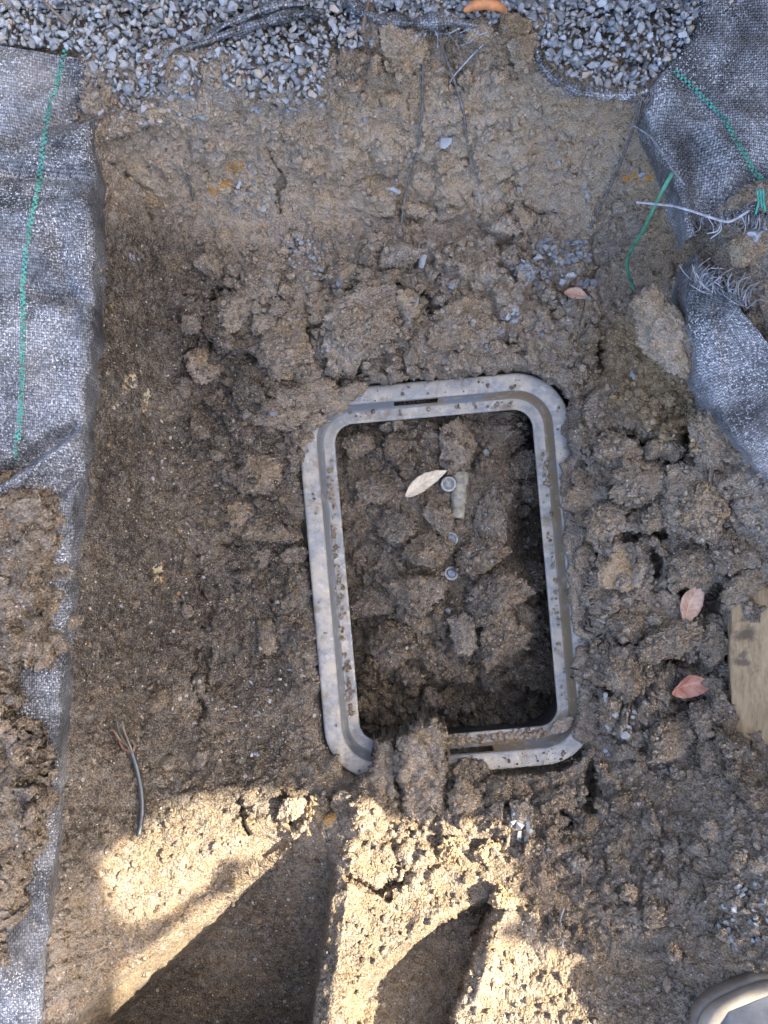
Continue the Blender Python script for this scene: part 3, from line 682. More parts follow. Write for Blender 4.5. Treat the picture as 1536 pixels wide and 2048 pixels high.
patch(1040,1660,20,40,7,10,22); patch(1520,460,20,25,8,16,30); patch(760,690,200,120,16,6,12); patch(930,330,250,110,16,7,13)
patch(300,232,110,22,22,10,18); patch(560,215,90,18,14,10,18); patch(880,60,140,20,16,9,16); patch(1190,190,90,16,12,9,16)
peb = NAMED+sorted(peb, key=lambda q_: -q_[2]); it_ = []
for i, (px, py, s) in enumerate(peb):
    p, _ = top(px, py); q = s*mpx(p.z)/2; a_ = (int(r.integers(14)), np.array([p.x, p.y, p.z+q*.2]), q*r.uniform(.85, 1.2, 3), flatrot(r))
    if i < 280: stone_obj("stone", *a_, soil, rust=r.uniform(0, .9))
    else: it_.append((STN[a_[0]][0], STN[a_[0]][1], *a_[1:]))
if it_: scatter_mesh("fallen_gravel", it_, M_GRAV, soil, [[r.random(), r.uniform(0, .9), 0, 1] for _ in it_])
for (px, py, s, tn) in [(727,890,12,.3),(770,890,14,.5),(1060,1000,11,.4),(1055,1080,16,.3),(1050,1095,14,.3),(1070,1090,10,.5),(1065,1145,14,.3),(945,1410,14,.5),(970,1030,12,.5),(1000,980,12,.5),(705,880,9,.5),(850,965,10,.4),(972,905,20,.2),(895,1222,18,.5),(1070,1170,9,.4)]:
    p = top(px, py)[0]; q = s*mpx(p.z)/2
    stone_obj("stone", int(r.integers(14)), (p.x, p.y, p.z+q*.6), q*r.uniform(.85, 1.2, 3), flatrot(r), soil, tone=tn, rust=.1)

# ------------------------------------------------------------------ meter box
def rrect(d, nseg=14, nst=26):
    hx, hy, rad = BOX_HX-d, BOX_HY-d, max(.015, BOX_R-d); pts = []
    cs = [(hx-rad, hy-rad, 0), (-hx+rad, hy-rad, 90), (-hx+rad, -hy+rad, 180), (hx-rad, -hy+rad, 270)]
    for i, (cx, cy, a0) in enumerate(cs):
        for k in range(nseg): t = math.radians(a0+90*k/(nseg-1)); pts.append((cx+rad*math.cos(t), cy+rad*math.sin(t)))
        x0, y0 = pts[-1]; cx2, cy2, a2 = cs[(i+1) % 4]; t = math.radians(a2); x1, y1 = cx2+rad*math.cos(t), cy2+rad*math.sin(t)
        for k in range(1, nst): pts.append((x0+(x1-x0)*k/nst, y0+(y1-y0)*k/nst))
    return pts
def ringmesh(name, prof, skip=None):
    rings = [rrect(d) for d, _ in prof]; N = len(rings[0]); vs = []; fs = []
    for (d, z), rg in zip(prof, rings): vs += [(x, y, z) for x, y in rg]
    for i in range(len(prof)-1):
        for k in range(N):
            if skip and skip(i, rings[i][k], rings[i][(k+1) % N]): continue
            k2 = (k+1) % N; fs.append((i*N+k, i*N+k2, (i+1)*N+k2, (i+1)*N+k))
    return py_mesh(name, vs, fs, True)
box = empty("meter_box", (BOX_C[0], BOX_C[1], 0)); box.rotation_euler = (0, 0, BOX_A)
tag(box, "grey plastic meter box without lid sunk in the pit, caked with mud", "meter box")
fl = [(.0, -.05), (.0, -.006), (.0008, -.003), (.0025, -.0008), (.005, 0), (.014, .0005), (.024, .0003), (.0263, -.0005), (.0277, -.0025)]
link("flange", ringmesh("flange", fl), M_BOX, box)
gv = [(.0277, -.0025), (.0288, -.006), (.0335, -.020), (.0355, -.0245), (.0375, -.0258)]
def slot(i, p, q):
    mx, my = (p[0]+q[0])/2, (p[1]+q[1])/2
    return i == 1 and ((my > .2 and -.055 < mx < .012) or (my < -.2 and -.015 < mx < .045))
n = NB("muddy_grey_plastic"); sxx = n.t.nodes.new('ShaderNodeSeparateXYZ'); n.t.links.new(n.co.outputs['Object'], sxx.inputs[0]); c = n.mix(n.rmap(n.math('ADD', n.noise(18, 5), n.math('MULTIPLY', sxx.outputs[0], .9)), .5, .68), (.17, .18, .185), (.20, .15, .09)); c = n.mix(n.rmap(n.noise(70, 4), .55, .7, 0, .5), c, (.36, .33, .27))
link("lid_seat_wall", ringmesh("lid_seat_wall", gv, slot), n.done(c, .55, n.bump(n.noise(120, 4), .3, .001)), box)
lg = [(.0375, -.0258), (.040, -.0262), (.047, -.0258), (.0500, -.0250), (.0520, -.0244), (.0540, -.0250), (.0548, -.0270)]
link("ledge", ringmesh("ledge", lg), M_BOX, box)
iw = [(.0548, -.0270), (.0546, -.032), (.052, -.040), (.020, -.15), (-.012, -.32)]
link("inner_wall", ringmesh("inner_wall", iw), plain("dark_plastic", (.10, .10, .095), .6, var=.5, scale=40), box)

# ------------------------------------------------------------------ valve fittings in the box
def lathe(bm, prof, seg=24, axis='Z', M=Matrix()):
    rings = []
    for (rad, h) in prof:
        ring = []
        for k in range(seg):
            t = 2*math.pi*k/seg; ring.append(bm.verts.new(M@Vector((rad*math.cos(t), rad*math.sin(t), h))))
        rings.append(ring)
    for a_, b_ in zip(rings, rings[1:]):
        for k in range(seg): bm.faces.new((a_[k], a_[(k+1) % seg], b_[(k+1) % seg], b_[k]))
    bm.faces.new(rings[-1]); bm.faces.new(rings[0][::-1])
def bm_obj(name, bm, mat, parent=None, loc=None, smooth=True):
    me = bpy.data.meshes.new(name); bm.normal_update(); bm.to_mesh(me); bm.free()
    if smooth: me.polygons.foreach_set('use_smooth', [len(p.vertices) == 4 for p in me.polygons])
    return link(name, me, mat, parent, loc)
M_PVC = plain("dusty_pale_plastic", (.27, .245, .185), .7, var=.5, scale=90)
M_PVC2 = plain("clear_grey_plastic", (.33, .33, .30), .5, var=.4, scale=120)
M_BOLT = plain("blue_grey_plastic", (.15, .175, .215), .5, var=.4, scale=150)
f0 = P(917, 992, -.057); fit = empty("pipe_fitting", f0); tag(fit, "pale plastic pipe fitting half buried inside the meter box", "pipe fitting")
RX = Matrix.Rotation(math.radians(-90), 4, 'X')@Matrix.Translation((0, 0, -.036))
s = .82e-3
bm = bmesh.new(); lathe(bm, [(.0115, 0), (.0125, .001), (.0125, .018), (.0115, .019), (.0115, .026), (.0135, .027), (.0135, .047), (.0125, .048), (.0125, .055), (.0145, .056), (.0145, .074), (.013, .076)], 22, M=RX)
bm_obj("body", bm, M_PVC, fit); fit.children[0].rotation_euler = (0, 0, -.08)
bm = bmesh.new(); lathe(bm, [(.0125, -.02), (.0125, .008), (.0118, .0105), (.0100, .0110), (.0090, .0095), (.0085, .003), (.006, .0025), (.0055, .006), (.001, .0065)], 26)
cap = bm_obj("threaded_cap", bm, M_PVC2, fit); cap.location = (-.018, .019, .010)
bm = bmesh.new(); lathe(bm, [(.005, 0), (.005, .016)], 12, M=Matrix.Rotation(math.radians(90), 4, 'Y')); bm_obj("side_arm", bm, M_PVC, fit, (-.016, .019, .004))
def bolt(px, py, label):
    p = P(px, py, top(px, py)[0].z+.0045); o = empty("bolt", p); o.rotation_euler = (random.uniform(-.2, .2), random.uniform(-.2, .2), random.uniform(0, 3)); tag(o, label, "bolt", "bolts of the buried valve")
    bm = bmesh.new(); lathe(bm, [(.011, -.02), (.0118, .0), (.0118, .002), (.0108, .0032), (.0085, .0030), (.0080, .001)], 28); bm_obj("washer_cup", bm, M_PVC2, o)
    bm = bmesh.new(); lathe(bm, [(.0076, -.002), (.0076, .0050), (.0066, .0062)], 6); h = bm_obj("hex_head", bm, M_BOLT, o, smooth=False); h.rotation_euler = (0, 0, .3)
    bm = bmesh.new(); lathe(bm, [(.004, 0), (.004, .012)], 10, M=Matrix.Rotation(math.radians(-90), 4, 'Y')); bm_obj("tab", bm, M_PVC, o, (-.006, 0, -.002))
bolt(902, 1078, "blue-grey hex bolt in pale cup just below the pipe fitting")
bolt(903, 1146, "blue-grey hex bolt in pale cup above the grey stone, lower of the two")

# ------------------------------------------------------------------ landscape fabric
def interp_curve(pts, n_):
    pts = np.array(pts, float); d = np.r_[0, np.cumsum(np.linalg.norm(np.diff(pts[:, :2], axis=0), axis=1))]
    t = np.linspace(0, d[-1], n_); out = np.stack([np.interp(t, d, pts[:, k]) for k in range(pts.shape[1])], 1)
    k = max(1, n_//50); ker = np.ones(2*k+1)/(2*k+1)
    for c_ in range(out.shape[1]):
        out[:, c_] = np.convolve(np.pad(out[:, c_], k, mode='reflect', reflect_type='odd'), ker, 'valid')
    return out, d[-1]
def drape(name, edge, other, nv, nu, side, wrink, drop=.05, rad=.012, holes=None):
    """sheet lying between two curves of (px, py, z); it rolls over the first one and hangs down there"""
    edge = [(a_-16*side, b_, c_) for a_, b_, c_ in edge]; E, L = interp_curve(edge, nv); O, _ = interp_curve(other, nv); V = []; UV = []
    no = 12
    for j in range(nv):
        e = np.array(P(*E[j])); o = np.array(P(*O[j])); L2 = np.linalg.norm(e-o)
        hd = (e-o); hd[2] = 0; hd /= np.linalg.norm(hd)
        vv = L*(j/(nv-1))*.0006
        for i in range(nu):
            t = i/(nu-1); q = o+(e-o)*t; V.append(q); UV.append((t*L2, vv, 1))
        for i in range(1, no+1):
            a_ = min(1, i/6)*math.pi/2; dn = max(0, i-6)/6*drop
            q = e+hd*(rad*math.sin(a_)-dn*.12)+np.array([0, 0, -rad*(1-math.cos(a_))-dn]); V.append(q); UV.append((L2+rad*a_+dn, vv, 1-.8*max(0, i-3)/9))
    V = np.array(V); UV = np.array(UV); N = nu+no
    pxs = 768+V[:, 0]*FPX/(CAM_H-V[:, 2]); pys = 1024-V[:, 1]*FPX/(CAM_H-V[:, 2])
    V[:, 2] += wrink(pxs, pys, V)*UV[:, 2]
    jit = fbm(np.stack([V[:, 1]*30, V[:, 2]*20, V[:, 0]*0+3], 1), 3)*.004*(UV[:, 2] < .9); V[:, 0] += jit
    keep = None
    if holes is not None: keep = ~holes(pxs.reshape(nv, N)[:-1, :-1], pys.reshape(nv, N)[:-1, :-1])
    me, used = grid_mesh(name, V, N, nv, keep)
    uvl = me.uv_layers.new(name="UVMap"); li = np.empty(len(me.loops), np.int32); me.loops.foreach_get('vertex_index', li)
    uvl.data.foreach_set('uv', UV[used][li][:, :2].astype(np.float32).ravel())
    return me, V.reshape(nv, N, 3)
def ridge(px, py, x0, y0, x1, y1, wd):
    dx, dy = x1-x0, y1-y0; L = math.hypot(dx, dy); t = ((px-x0)*dx+(py-y0)*dy)/L; s_ = (-(px-x0)*dy+(py-y0)*dx)/L
    return np.exp(-(s_/wd)**2)*sstep(-40, 30, t)*sstep(L+40, L-30, t)
def wr_left(px, py, V):
    z = fbm(V*np.array([7, 11, 0])+3, 4)*.010+fbm(np.stack([V[:, 0]*9+V[:, 1]*6, V[:, 1]*30, V[:, 0]*0], 1), 3)*.0035
    z += .024*ridge(px, py, 165, 880, -60, 1030, 16)-.020*ridge(px, py, 150, 850, -60, 990, 15)-.014*ridge(px, py, 175, 930, 20, 1060, 14)
    z += -.016*ridge(px, py, 20, 270, 180, 190, 18)-.020*ridge(px, py, 120, 240, 190, 210, 24)-.014*ridge(px, py, 0, 340, 190, 350, 16)-.013*ridge(px, py, 60, 580, 190, 600, 18)+.012*ridge(px, py, 40, 440, 190, 400, 18)
    z += -.005*ridge(px, py, 110, 440, 140, 640, 18)-.006*ridge(px, py, 0, 1790, 80, 1860, 10)
    return z
LE = [(205,118,.268),(192,180,.272),(168,235,.27),(178,300,.27),(180,420,.272),(178,560,.27),(173,700,.27),(163,840,.268),(156,940,.266),(143,1030,.264),(128,1170,.262),(118,1330,.26),(108,1480,.257),(100,1620,.255),(90,1800,.254),(80,1950,.254),(70,2070,.257),(55,2290,.262)]
LO = [(-255,60,.278),(-255,600,.278),(-255,1100,.276),(-255,1700,.272),(-255,2290,.272)]
def top_cut(px, py): return py < 86+.13*np.maximum(px, 0)*(px < 150)+(px >= 150)*(20+(px-150)*.9)+6*np.sin(px*.4)
me, LV = drape("landscape_fabric", LE, LO, 620, 150, 1, wr_left, holes=top_cut)
fabL = tag(link("landscape_fabric", me, M_FAB), "long grey woven fabric sheet folded over the left bank", "landscape fabric", "landscape fabric sheets")
RE = [(1440,-250,.272),(1408,0,.274),(1388,70,.274),(1335,135,.272),(1298,185,.268),(1305,225,.266),(1325,270,.264),(1350,335,.262),(1372,400,.258),(1388,470,.25)]
RO = [(1795,-250,.278),(1795,-100,.278),(1795,100,.278),(1795,300,.276),(1795,470,.27)]
def wr_r1(px, py, V):
    z = fbm(V*np.array([7, 9, 0])+13, 4)*.012
    z += -.026*ridge(px, py, 1400, 440, 1560, 345, 26)+.010*ridge(px, py, 1440, 480, 1600, 400, 18)+.012*ridge(px, py, 1330, 180, 1480, 330, 22)-.014*ridge(px, py, 1380, 200, 1420, 420, 30)
    return z
def cut_r1(px, py): return (py > 440+12*np.sin(px*.23)+8*np.sin(px*.61)) & (px > 1395)
me, R1V = drape("landscape_fabric", RE, RO, 320, 130, -1, wr_r1, holes=cut_r1)
fabR = tag(link("landscape_fabric", me, M_FAB), "dark woven fabric corner with green stripe on the upper right bank", "landscape fabric", "landscape fabric sheets")
R2E = [(1382,520,.215),(1378,580,.222),(1386,650,.222),(1412,745,.218),(1452,835,.214),(1502,900,.212),(1560,960,.214),(1680,1090,.22)]
R2O = [(1430,560,.245),(1462,590,.252),(1490,630,.258),(1540,690,.262),(1600,720,.265),(1700,740,.27),(1795,760,.27),(1795,900,.27)]
def wr_r2(px, py, V): return fbm(V*np.array([9, 9, 0])+23, 4)*.006+.010*ridge(px, py, 1400, 600, 1440, 760, 20)
me, R2V = drape("landscape_fabric", R2E, R2O, 300, 90, -1, wr_r2, drop=.09)
fabT = tag(link("landscape_fabric", me, M_FAB), "dusty torn fabric flap hanging down the right wall of the pit", "landscape fabric", "landscape fabric sheets")
def surf_on(Vg, px, py):
    f_ = Vg.reshape(-1, 3); qx = 768+f_[:, 0]*FPX/(CAM_H-f_[:, 2]); qy = 1024-f_[:, 1]*FPX/(CAM_H-f_[:, 2])
    return f_[np.argmin((qx-px)**2+(qy-py)**2)]
def stripe(name, pts, Vg, parent, step=10, wpx=9):
    C, L = interp_curve([(a_, b_) for a_, b_ in pts], max(20, int(L_est(pts)/step*2))); vs = []; fs = []
    for i in range(len(C)-1):
        d = C[i+1]-C[i]; d /= np.linalg.norm(d)+1e-9; nrm = np.array([-d[1], d[0]]); off = (wpx*.28)*(1 if i % 2 else -1)
        c0 = C[i]+nrm*off+r.normal(0, .6, 2); c1 = C[i+1]+nrm*off+r.normal(0, .6, 2); hw = wpx*.36*r.uniform(.7, 1.15)
        if r.random() < .12: continue
        k = len(vs)
        for (c_, sg, up) in ((c0, -1, .0012), (c0, 1, .0012), (c1, 1, .0012), (c1, -1, .0012)):
            q = c_+nrm*hw*sg; b_ = surf_on(Vg, *q); vs.append(P(q[0], q[1], b_[2]+up))
        mid = (c0+c1)/2; vs.append(P(mid[0], mid[1], surf_on(Vg, *mid)[2]+.0034))
        fs += [(k, k+1, k+4), (k+1, k+2, k+4), (k+2, k+3, k+4), (k+3, k, k+4)]
    return link(name, py_mesh(name, vs, fs, True), M_GREEN, parent)
def L_est(pts): return sum(math.dist(a_, b_) for a_, b_ in zip(pts, pts[1:]))
stripe("marker_stripe", [(134,86),(118,150),(98,215),(86,290),(78,370),(58,455),(46,560),(46,660),(43,760),(40,840),(28,925)], LV, fabL)
stripe("marker_stripe", [(1338,128),(1400,188),(1450,238),(1478,290),(1510,345),(1560,390)], R1V, fabR)

# ------------------------------------------------------------------ threads, tapes and roots
def tube_pts(pts3, rad, n_=40, seg=7, braid=0, flat=1., taper=0):
    pts3 = np.array(pts3, float); d = np.r_[0, np.cumsum(np.linalg.norm(np.diff(pts3, axis=0), axis=1))]; t = np.linspace(0, d[-1], n_)
    C = np.stack([np.interp(t, d, pts3[:, k]) for k in range(3)], 1)
    ker = np.hanning(2*max(2, n_//12)+3)[1:-1]; ker /= ker.sum(); m_ = len(ker)//2
    C = np.stack([np.convolve(np.pad(C[:, k], m_, mode='reflect', reflect_type='odd'), ker, 'valid') for k in range(3)], 1)
    T = np.gradient(C, axis=0); T /= np.linalg.norm(T, axis=1)[:, None]; vs = []; fs = []
    for i in range(n_):
        up = np.array([0, 0, 1.]); s_ = np.cross(T[i], up); ns = np.linalg.norm(s_); s_ = s_/ns if ns > 1e-6 else np.array([1., 0, 0]); u_ = np.cross(s_, T[i])
        rr = rad*(1-taper*i/n_)*(1+braid*math.sin(i*2.1))
        for k in range(seg): a_ = 2*math.pi*k/seg; vs.append(C[i]+s_*rr*math.cos(a_)+u_*rr*flat*math.sin(a_))
    for i in range(n_-1):
        for k in range(seg): fs.append((i*seg+k, i*seg+(k+1) % seg, (i+1)*seg+(k+1) % seg, (i+1)*seg+k))
    fs.append(tuple(range(seg))[::-1]); fs.append(tuple((n_-1)*seg+k for k in range(seg)))
    return vs, fs
def strand(name, pts, rpx, mat, label=None, cat=None, up=.004, parent=None, group=None, braid=0, flat=1., n_=50, zs=None, taper=0, fn=None):
    p3 = []
    for i, (px, py) in enumerate(pts):
        z = zs[i] if zs else (fn(px, py) if fn else max(ter(px+a_, py+b_)[0].z for a_ in (-6, 0, 6) for b_ in (-6, 0, 6)))+up
        p3.append(P(px, py, z))
    vs, fs = tube_pts(p3, rpx*mpx(.2), n_, 7, braid, flat, taper); o = link(name, py_mesh(name, vs, fs, True), mat, parent)
    if label: tag(o, label, cat, group)
    return o
GT = "loose fabric threads on the back wall"
strand("fabric_thread", [(246,196),(285,248),(330,298),(362,335),(384,378),(386,400)], 2.8, M_TAPE, "dark braided thread slanting down the back wall at the left", "thread", group=GT, braid=.45, n_=70)
strand("fabric_thread", [(846,75),(846,140),(844,230),(836,300),(822,345),(808,400),(803,450)], 2.4, M_TAPE, "grey thread hanging straight down beside the big top clod", "thread", group=GT, braid=.15, n_=80)
strand("fabric_thread", [(884,92),(900,135),(912,170),(928,225),(932,275),(948,325),(962,365)], 2.9, M_TAPE, "thick dark thread crossed by a thin one on the back wall", "thread", group=GT, braid=.25, n_=80)
strand("fabric_thread", [(978,78),(945,110),(918,140),(905,155),(900,165)], 1.5, M_TAPE2, "thin pale thread forking off across the thick dark thread", "thread", group=GT)
strand("fabric_thread", [(1284,200),(1275,235),(1262,270),(1240,330),(1215,385),(1195,425),(1180,458)], 2.8, M_TAPE, "dark braided thread running down the right of the back wall", "thread", group=GT, braid=.45, n_=90)
strand("fabric_thread", [(1262,248),(1300,272),(1325,305),(1345,340),(1370,370)], 1.8, M_TAPE3, "pale thin thread curving under the upper right fabric", "thread", group=GT, zs=[.235,.25,.262,.268,.272])
strand("fabric_thread", [(1272,404),(1310,408),(1350,412),(1390,424),(1430,438),(1460,446),(1500,420)], 2.6, M_TAPE2, "pale bent thread sticking out from the torn right fabric", "thread", group=GT, zs=[.22,.24,.262,.275,.282,.282,.285], flat=.5)
strand("green_tape", [(1346,345),(1325,380),(1306,420),(1290,455),(1262,500),(1252,525),(1258,555),(1270,580)], 4.2, M_GTAPE, "thin green tape dangling down the right wall of the pit", "tape", flat=.3, zs=[.256,.245,.235,.21,.16,.135,.12,.11], n_=60)
strand("root", [(915,380),(935,410),(950,440)], 1.6, M_ROOT, "fine root on the back wall below the thick dark thread", "root")
strand("root", [(805,455),(812,480),(825,505)], 1.8, M_ROOT, "fine root at the foot of the grey hanging thread", "root")
strand("root", [(976,440),(978,475),(985,500)], 1.8, M_ROOT, "short root at the foot of the back wall near fallen gravel", "root")
strand("twig", [(75,-10),(98,12),(118,32),(136,48)], 2.6, M_ROOT, "reddish twig lying on the gravel at the top left", "twig", zs=[.283]*4)
strand("twig", [(738,0),(733,22),(728,45),(724,66)], 3, M_ROOT, "short brown twig lying upright on the gravel at the top", "twig", zs=[.283]*4)
strand("twig", [(188,50),(180,64),(168,82)], 1.6, M_TAPE2, "thin pale straw on the gravel by the left fabric", "twig", zs=[.283]*3)
strand("twig", [(1128,1815),(1120,1840),(1126,1880),(1125,1896)], 2., M_TAPE2, "thin pale root on the dark soil of the near bank", "twig")
strand("twig", [(1340,895),(1370,890),(1400,895),(1430,885)], 1.5, M_TAPE2, "fine pale rootlet across the dark gap in the right clods", "twig", up=.012)
# frayed ends of the torn fabrics
for k in range(64):
    x0 = r.uniform(1378, 1500); y0 = 548+(x0-1378)*.45+r.uniform(-6, 12); L = r.uniform(18, 60); a_ = r.normal(-1.4, 1.0)
    z0 = .232+(x0-1378)/120*.02
    strand("frayed_thread", [(x0, y0+10), (x0+L*.5*math.cos(a_), y0+L*.5*math.sin(a_)), (x0+L*math.cos(a_+.4), y0+L*math.sin(a_+.4))], r.uniform(.6, 1.3), M_TAPE2 if k % 3 == 0 else M_TAPE3, parent=fabT, zs=[z0+.002, z0+r.uniform(.005, .02), z0+r.uniform(-.005, .02)], n_=14, flat=.5)
for k in range(34):
    x0 = r.uniform(1395, 1560); y0 = 440+r.uniform(-8, 8); L = r.uniform(14, 46); a_ = r.normal(1.5, .6)
    strand("frayed_thread", [(x0, y0-8), (x0+L*.5*math.cos(a_), y0+L*.5*math.sin(a_)), (x0+L*math.cos(a_+.5), y0+L*math.sin(a_+.5))], r.uniform(.6, 1.3), M_TAPE2 if k % 3 == 0 else M_TAPE3, parent=fabR, zs=[.276, .27+r.uniform(0, .01), .262], n_=14, flat=.5)
for k in range(3):
    strand("frayed_thread", [(1515+k*6, 380), (1518+k*5, 405), (1512+k*6+r.uniform(-8,8), 425+r.uniform(-12,12))], 2.2, M_GREEN, parent=fabR, zs=[.284, .286, .28], n_=14, flat=.5)
for k in range(16):
    x0 = 1292+r.uniform(-20, 10); y0 = 192+r.uniform(-10, 10); a_ = r.uniform(.6, 2.8); L = r.uniform(12, 36)
    strand("frayed_thread", [(x0, y0), (x0+L*.5*math.cos(a_), y0+L*.5*math.sin(a_)), (x0+L*math.cos(a_+.4), y0+L*math.sin(a_+.4))], 1.4, M_TAPE, parent=fabR, zs=[.276, .272, .262], n_=12)

def ribbon(name, pts, wpx, label, zs, lift=.010, comb=False, n_=60):
    """a torn strip of fabric standing on edge / lying curled"""
    C, L = interp_curve([(a_, b_, z) for (a_, b_), z in zip(pts, zs)], n_); V = []; UV = []; m_ = 9
    for i in range(n_):
        d = C[min(i+1, n_-1), :2]-C[max(i-1, 0), :2]; d /= np.linalg.norm(d)+1e-9; nr = np.array([-d[1], d[0]])
        wv = wpx*(.75+.25*math.sin(i*.35)+.12*r.normal())*min(1, .25+4*i/n_, .25+4*(n_-1-i)/n_)
        for k in range(m_):
            t = k/(m_-1)-.5; q = C[i, :2]+nr*wv*t; V.append(P(q[0], q[1], C[i, 2]+lift*math.sin(math.pi*(t+.5))*(1+.4*math.sin(i*.5))-.002)); UV.append((t*wv*.0006, i/n_*L*.0006))
    V = np.array(V); keep = None
    if comb:
        kk = np.zeros((n_-1, m_-1), bool); kk[:, :] = True
        for i in range(n_-1):
            if i % 3 == 2: kk[i, :4] = False
        keep = kk
    me, used = grid_mesh(name, V, m_, n_, keep); uvl = me.uv_layers.new(name="UVMap"); li = np.empty(len(me.loops), np.int32); me.loops.foreach_get('vertex_index', li)
    uvl.data.foreach_set('uv', np.array(UV)[used][li].astype(np.float32).ravel())
    o = link(name, me, M_FAB); md = o.modifiers.new("thick", 'SOLIDIFY'); md.thickness = .0012
    return tag(o, label, "fabric strip", "torn strips of fabric in the gravel")
s1 = ribbon("fabric_strip", [(388,92),(440,72),(500,52),(560,34),(620,26),(650,34)], 26, "torn fabric strip curling out of the top left gravel", [.272,.276,.28,.282,.282,.278])
s1b = ribbon("fabric_strip", [(400,86),(450,50),(500,30),(560,10),(620,8)], 18, "thin upper fabric edge above the curled strip in the gravel", [.276,.28,.284,.284,.28], .006)
s2 = ribbon("fabric_strip", [(690,-5),(720,20),(760,40),(830,46),(900,42),(960,52)], 34, "dark torn fabric strip above the back wall in the middle", [.28,.28,.28,.28,.28,.274])
s3 = ribbon("fabric_strip", [(1072,92),(1082,128),(1112,160),(1160,182),(1215,190),(1275,188),(1296,180)], 26, "curved comb-like cut fabric edge below the right gravel", [.266,.268,.27,.27,.27,.272,.274], .006, True, 90)
for k in range(14):
    x0 = r.uniform(850, 985); a_ = r.uniform(.3, 2.9); L = r.uniform(20, 60); y0 = 58+r.uniform(-8, 10)
    strand("frayed_thread", [(x0, y0), (x0+L*.5*math.cos(a_), y0+L*.5*abs(math.sin(a_))), (x0+L*math.cos(a_+.3), y0+L*abs(math.sin(a_+.3)))], r.uniform(.7, 1.3), M_TAPE if k % 2 else M_TAPE2, parent=s2, zs=[.282, .276, .262], n_=14)
for k in range(12):
    x0 = 395+r.uniform(0, 60); y0 = 90-(x0-395)*.35
    strand("frayed_thread", [(x0, y0), (x0-15, y0+4+r.uniform(-6, 6)), (x0-r.uniform(15, 40), y0+r.uniform(-4, 16))], 1.3, M_TAPE, parent=s1, zs=[.278, .28, .276], n_=12)

# ------------------------------------------------------------------ cable with frayed wires
cb = empty("cable", P(272, 1560, .14)); tag(cb, "cut black cable with splayed wires on the lower left wall", "cable")
def world_strand(name, pts, rpx, mat, parent, up):
    o = strand(name, pts, rpx, mat, parent=None, up=up, n_=40); o.parent = parent; o.matrix_parent_inverse = Matrix.Translation(parent.location).inverted(); return o
world_strand("sheath", [(262,1500),(272,1530),(281,1570),(285,1610),(282,1645),(277,1672)], 6, plain("black_sheath", (.045, .05, .055), .35, .5), cb, .006)
for (pts, col) in (([(264,1506),(252,1488),(240,1480),(226,1458),(220,1462)], (.15, .09, .06)), ([(264,1506),(250,1485),(236,1460),(234,1440)], (.05, .06, .045)), ([(265,1505),(256,1482),(248,1460),(244,1442)], (.16, .13, .10)), ([(264,1506),(270,1490),(262,1478)], (.17, .12, .09)), ([(264,1505),(246,1496),(238,1482)], (.13, .07, .05))):
    world_strand("wire", pts, 2.4, plain("wire_cover", col, .5), cb, .012)

# ------------------------------------------------------------------ leaves and pod
def leaf(px, py, L, W, ang, label, mat, z, fold=.5, curl=.3, twist=.4, asym=0, seed=0):
    """thin blade along its midrib, folded, curled and rippled"""
    s_ = mpx(z); L *= s_; W *= s_; nu, nv = 30, 13; V = []; UV = []
    for i in range(nu):
        t = i/(nu-1); x = (t-.5)*L; wd = W/2*(math.sin(math.pi*min(1, t*.97+.02))**.75)*(1+.5*asym*(t-.5)*2)
        for j in range(nv):
            q = j/(nv-1)*2-1; e = wd*(1+.10*float(perlin(np.array([[t*9, q*2+5, seed]]))[0])*abs(q)); y = q*e
            zz = abs(q)*e*fold+curl*L*(t-.5)**2*1.6+twist*y*(t-.5)+.0016*float(perlin(np.array([[x*90, y*90, seed+3.]]))[0])+.0006*math.cos(t*44+abs(q)*7)*abs(q)
            y2 = y*math.cos(math.atan(fold)); V.append((x, y2+.06*L*math.sin(t*3), zz)); UV.append((t, q))
    me, used = grid_mesh("dead_leaf", np.array(V), nv, nu); uvl = me.uv_layers.new(name="UVMap"); li = np.empty(len(me.loops), np.int32); me.loops.foreach_get('vertex_index', li)
    uvl.data.foreach_set('uv', np.array(UV)[used][li].astype(np.float32).ravel())
    o = link("dead_leaf", me, mat, loc=P(px, py, z)); o.rotation_euler = (0, 0, ang); md = o.modifiers.new("thick", 'SOLIDIFY'); md.thickness = .0003
    return tag(o, label, "leaf", "dead leaves in the pit")
zt = lambda px, py, q_=16: max(top(px+a_, py+b_)[0].z for a_ in (-q_, 0, q_) for b_ in (-q_, 0, q_))
leaf(1386, 1205, 86, 46, math.radians(64), "peach dead leaf, upright oval, on the right clods", leafmat("peach_leaf", (.44, .27, .18), (.60, .41, .29)), zt(1385, 1206)+.001, .35, .25, .5, seed=1)
leaf(1378, 1373, 82, 54, math.radians(12), "reddish curled dead leaf below the peach one", leafmat("reddish_leaf", (.36, .15, .10), (.56, .31, .22)), zt(1378, 1374)+.001, .7, .5, -1.2, -.5, seed=5)
leaf(852, 968, 96, 32, math.radians(32), "pale tan dead leaf beside the pipe fitting in the box", leafmat("tan_leaf", (.46, .37, .25), (.62, .53, .39)), zt(852, 972)+.001, .3, .2, .4, -.4, seed=9)
leaf(1150, 590, 46, 26, math.radians(-10), "small reddish leaf on the fallen gravel patch", leafmat("brown_leaf", (.26, .15, .10), (.40, .26, .18)), zt(1150, 590, 10)+.001, .4, .2, .4, seed=12)
pp = np.array([P(928, 22, .292), P(945, 12, .297), P(970, 7, .298), P(995, 12, .297), P(1014, 22, .292)])
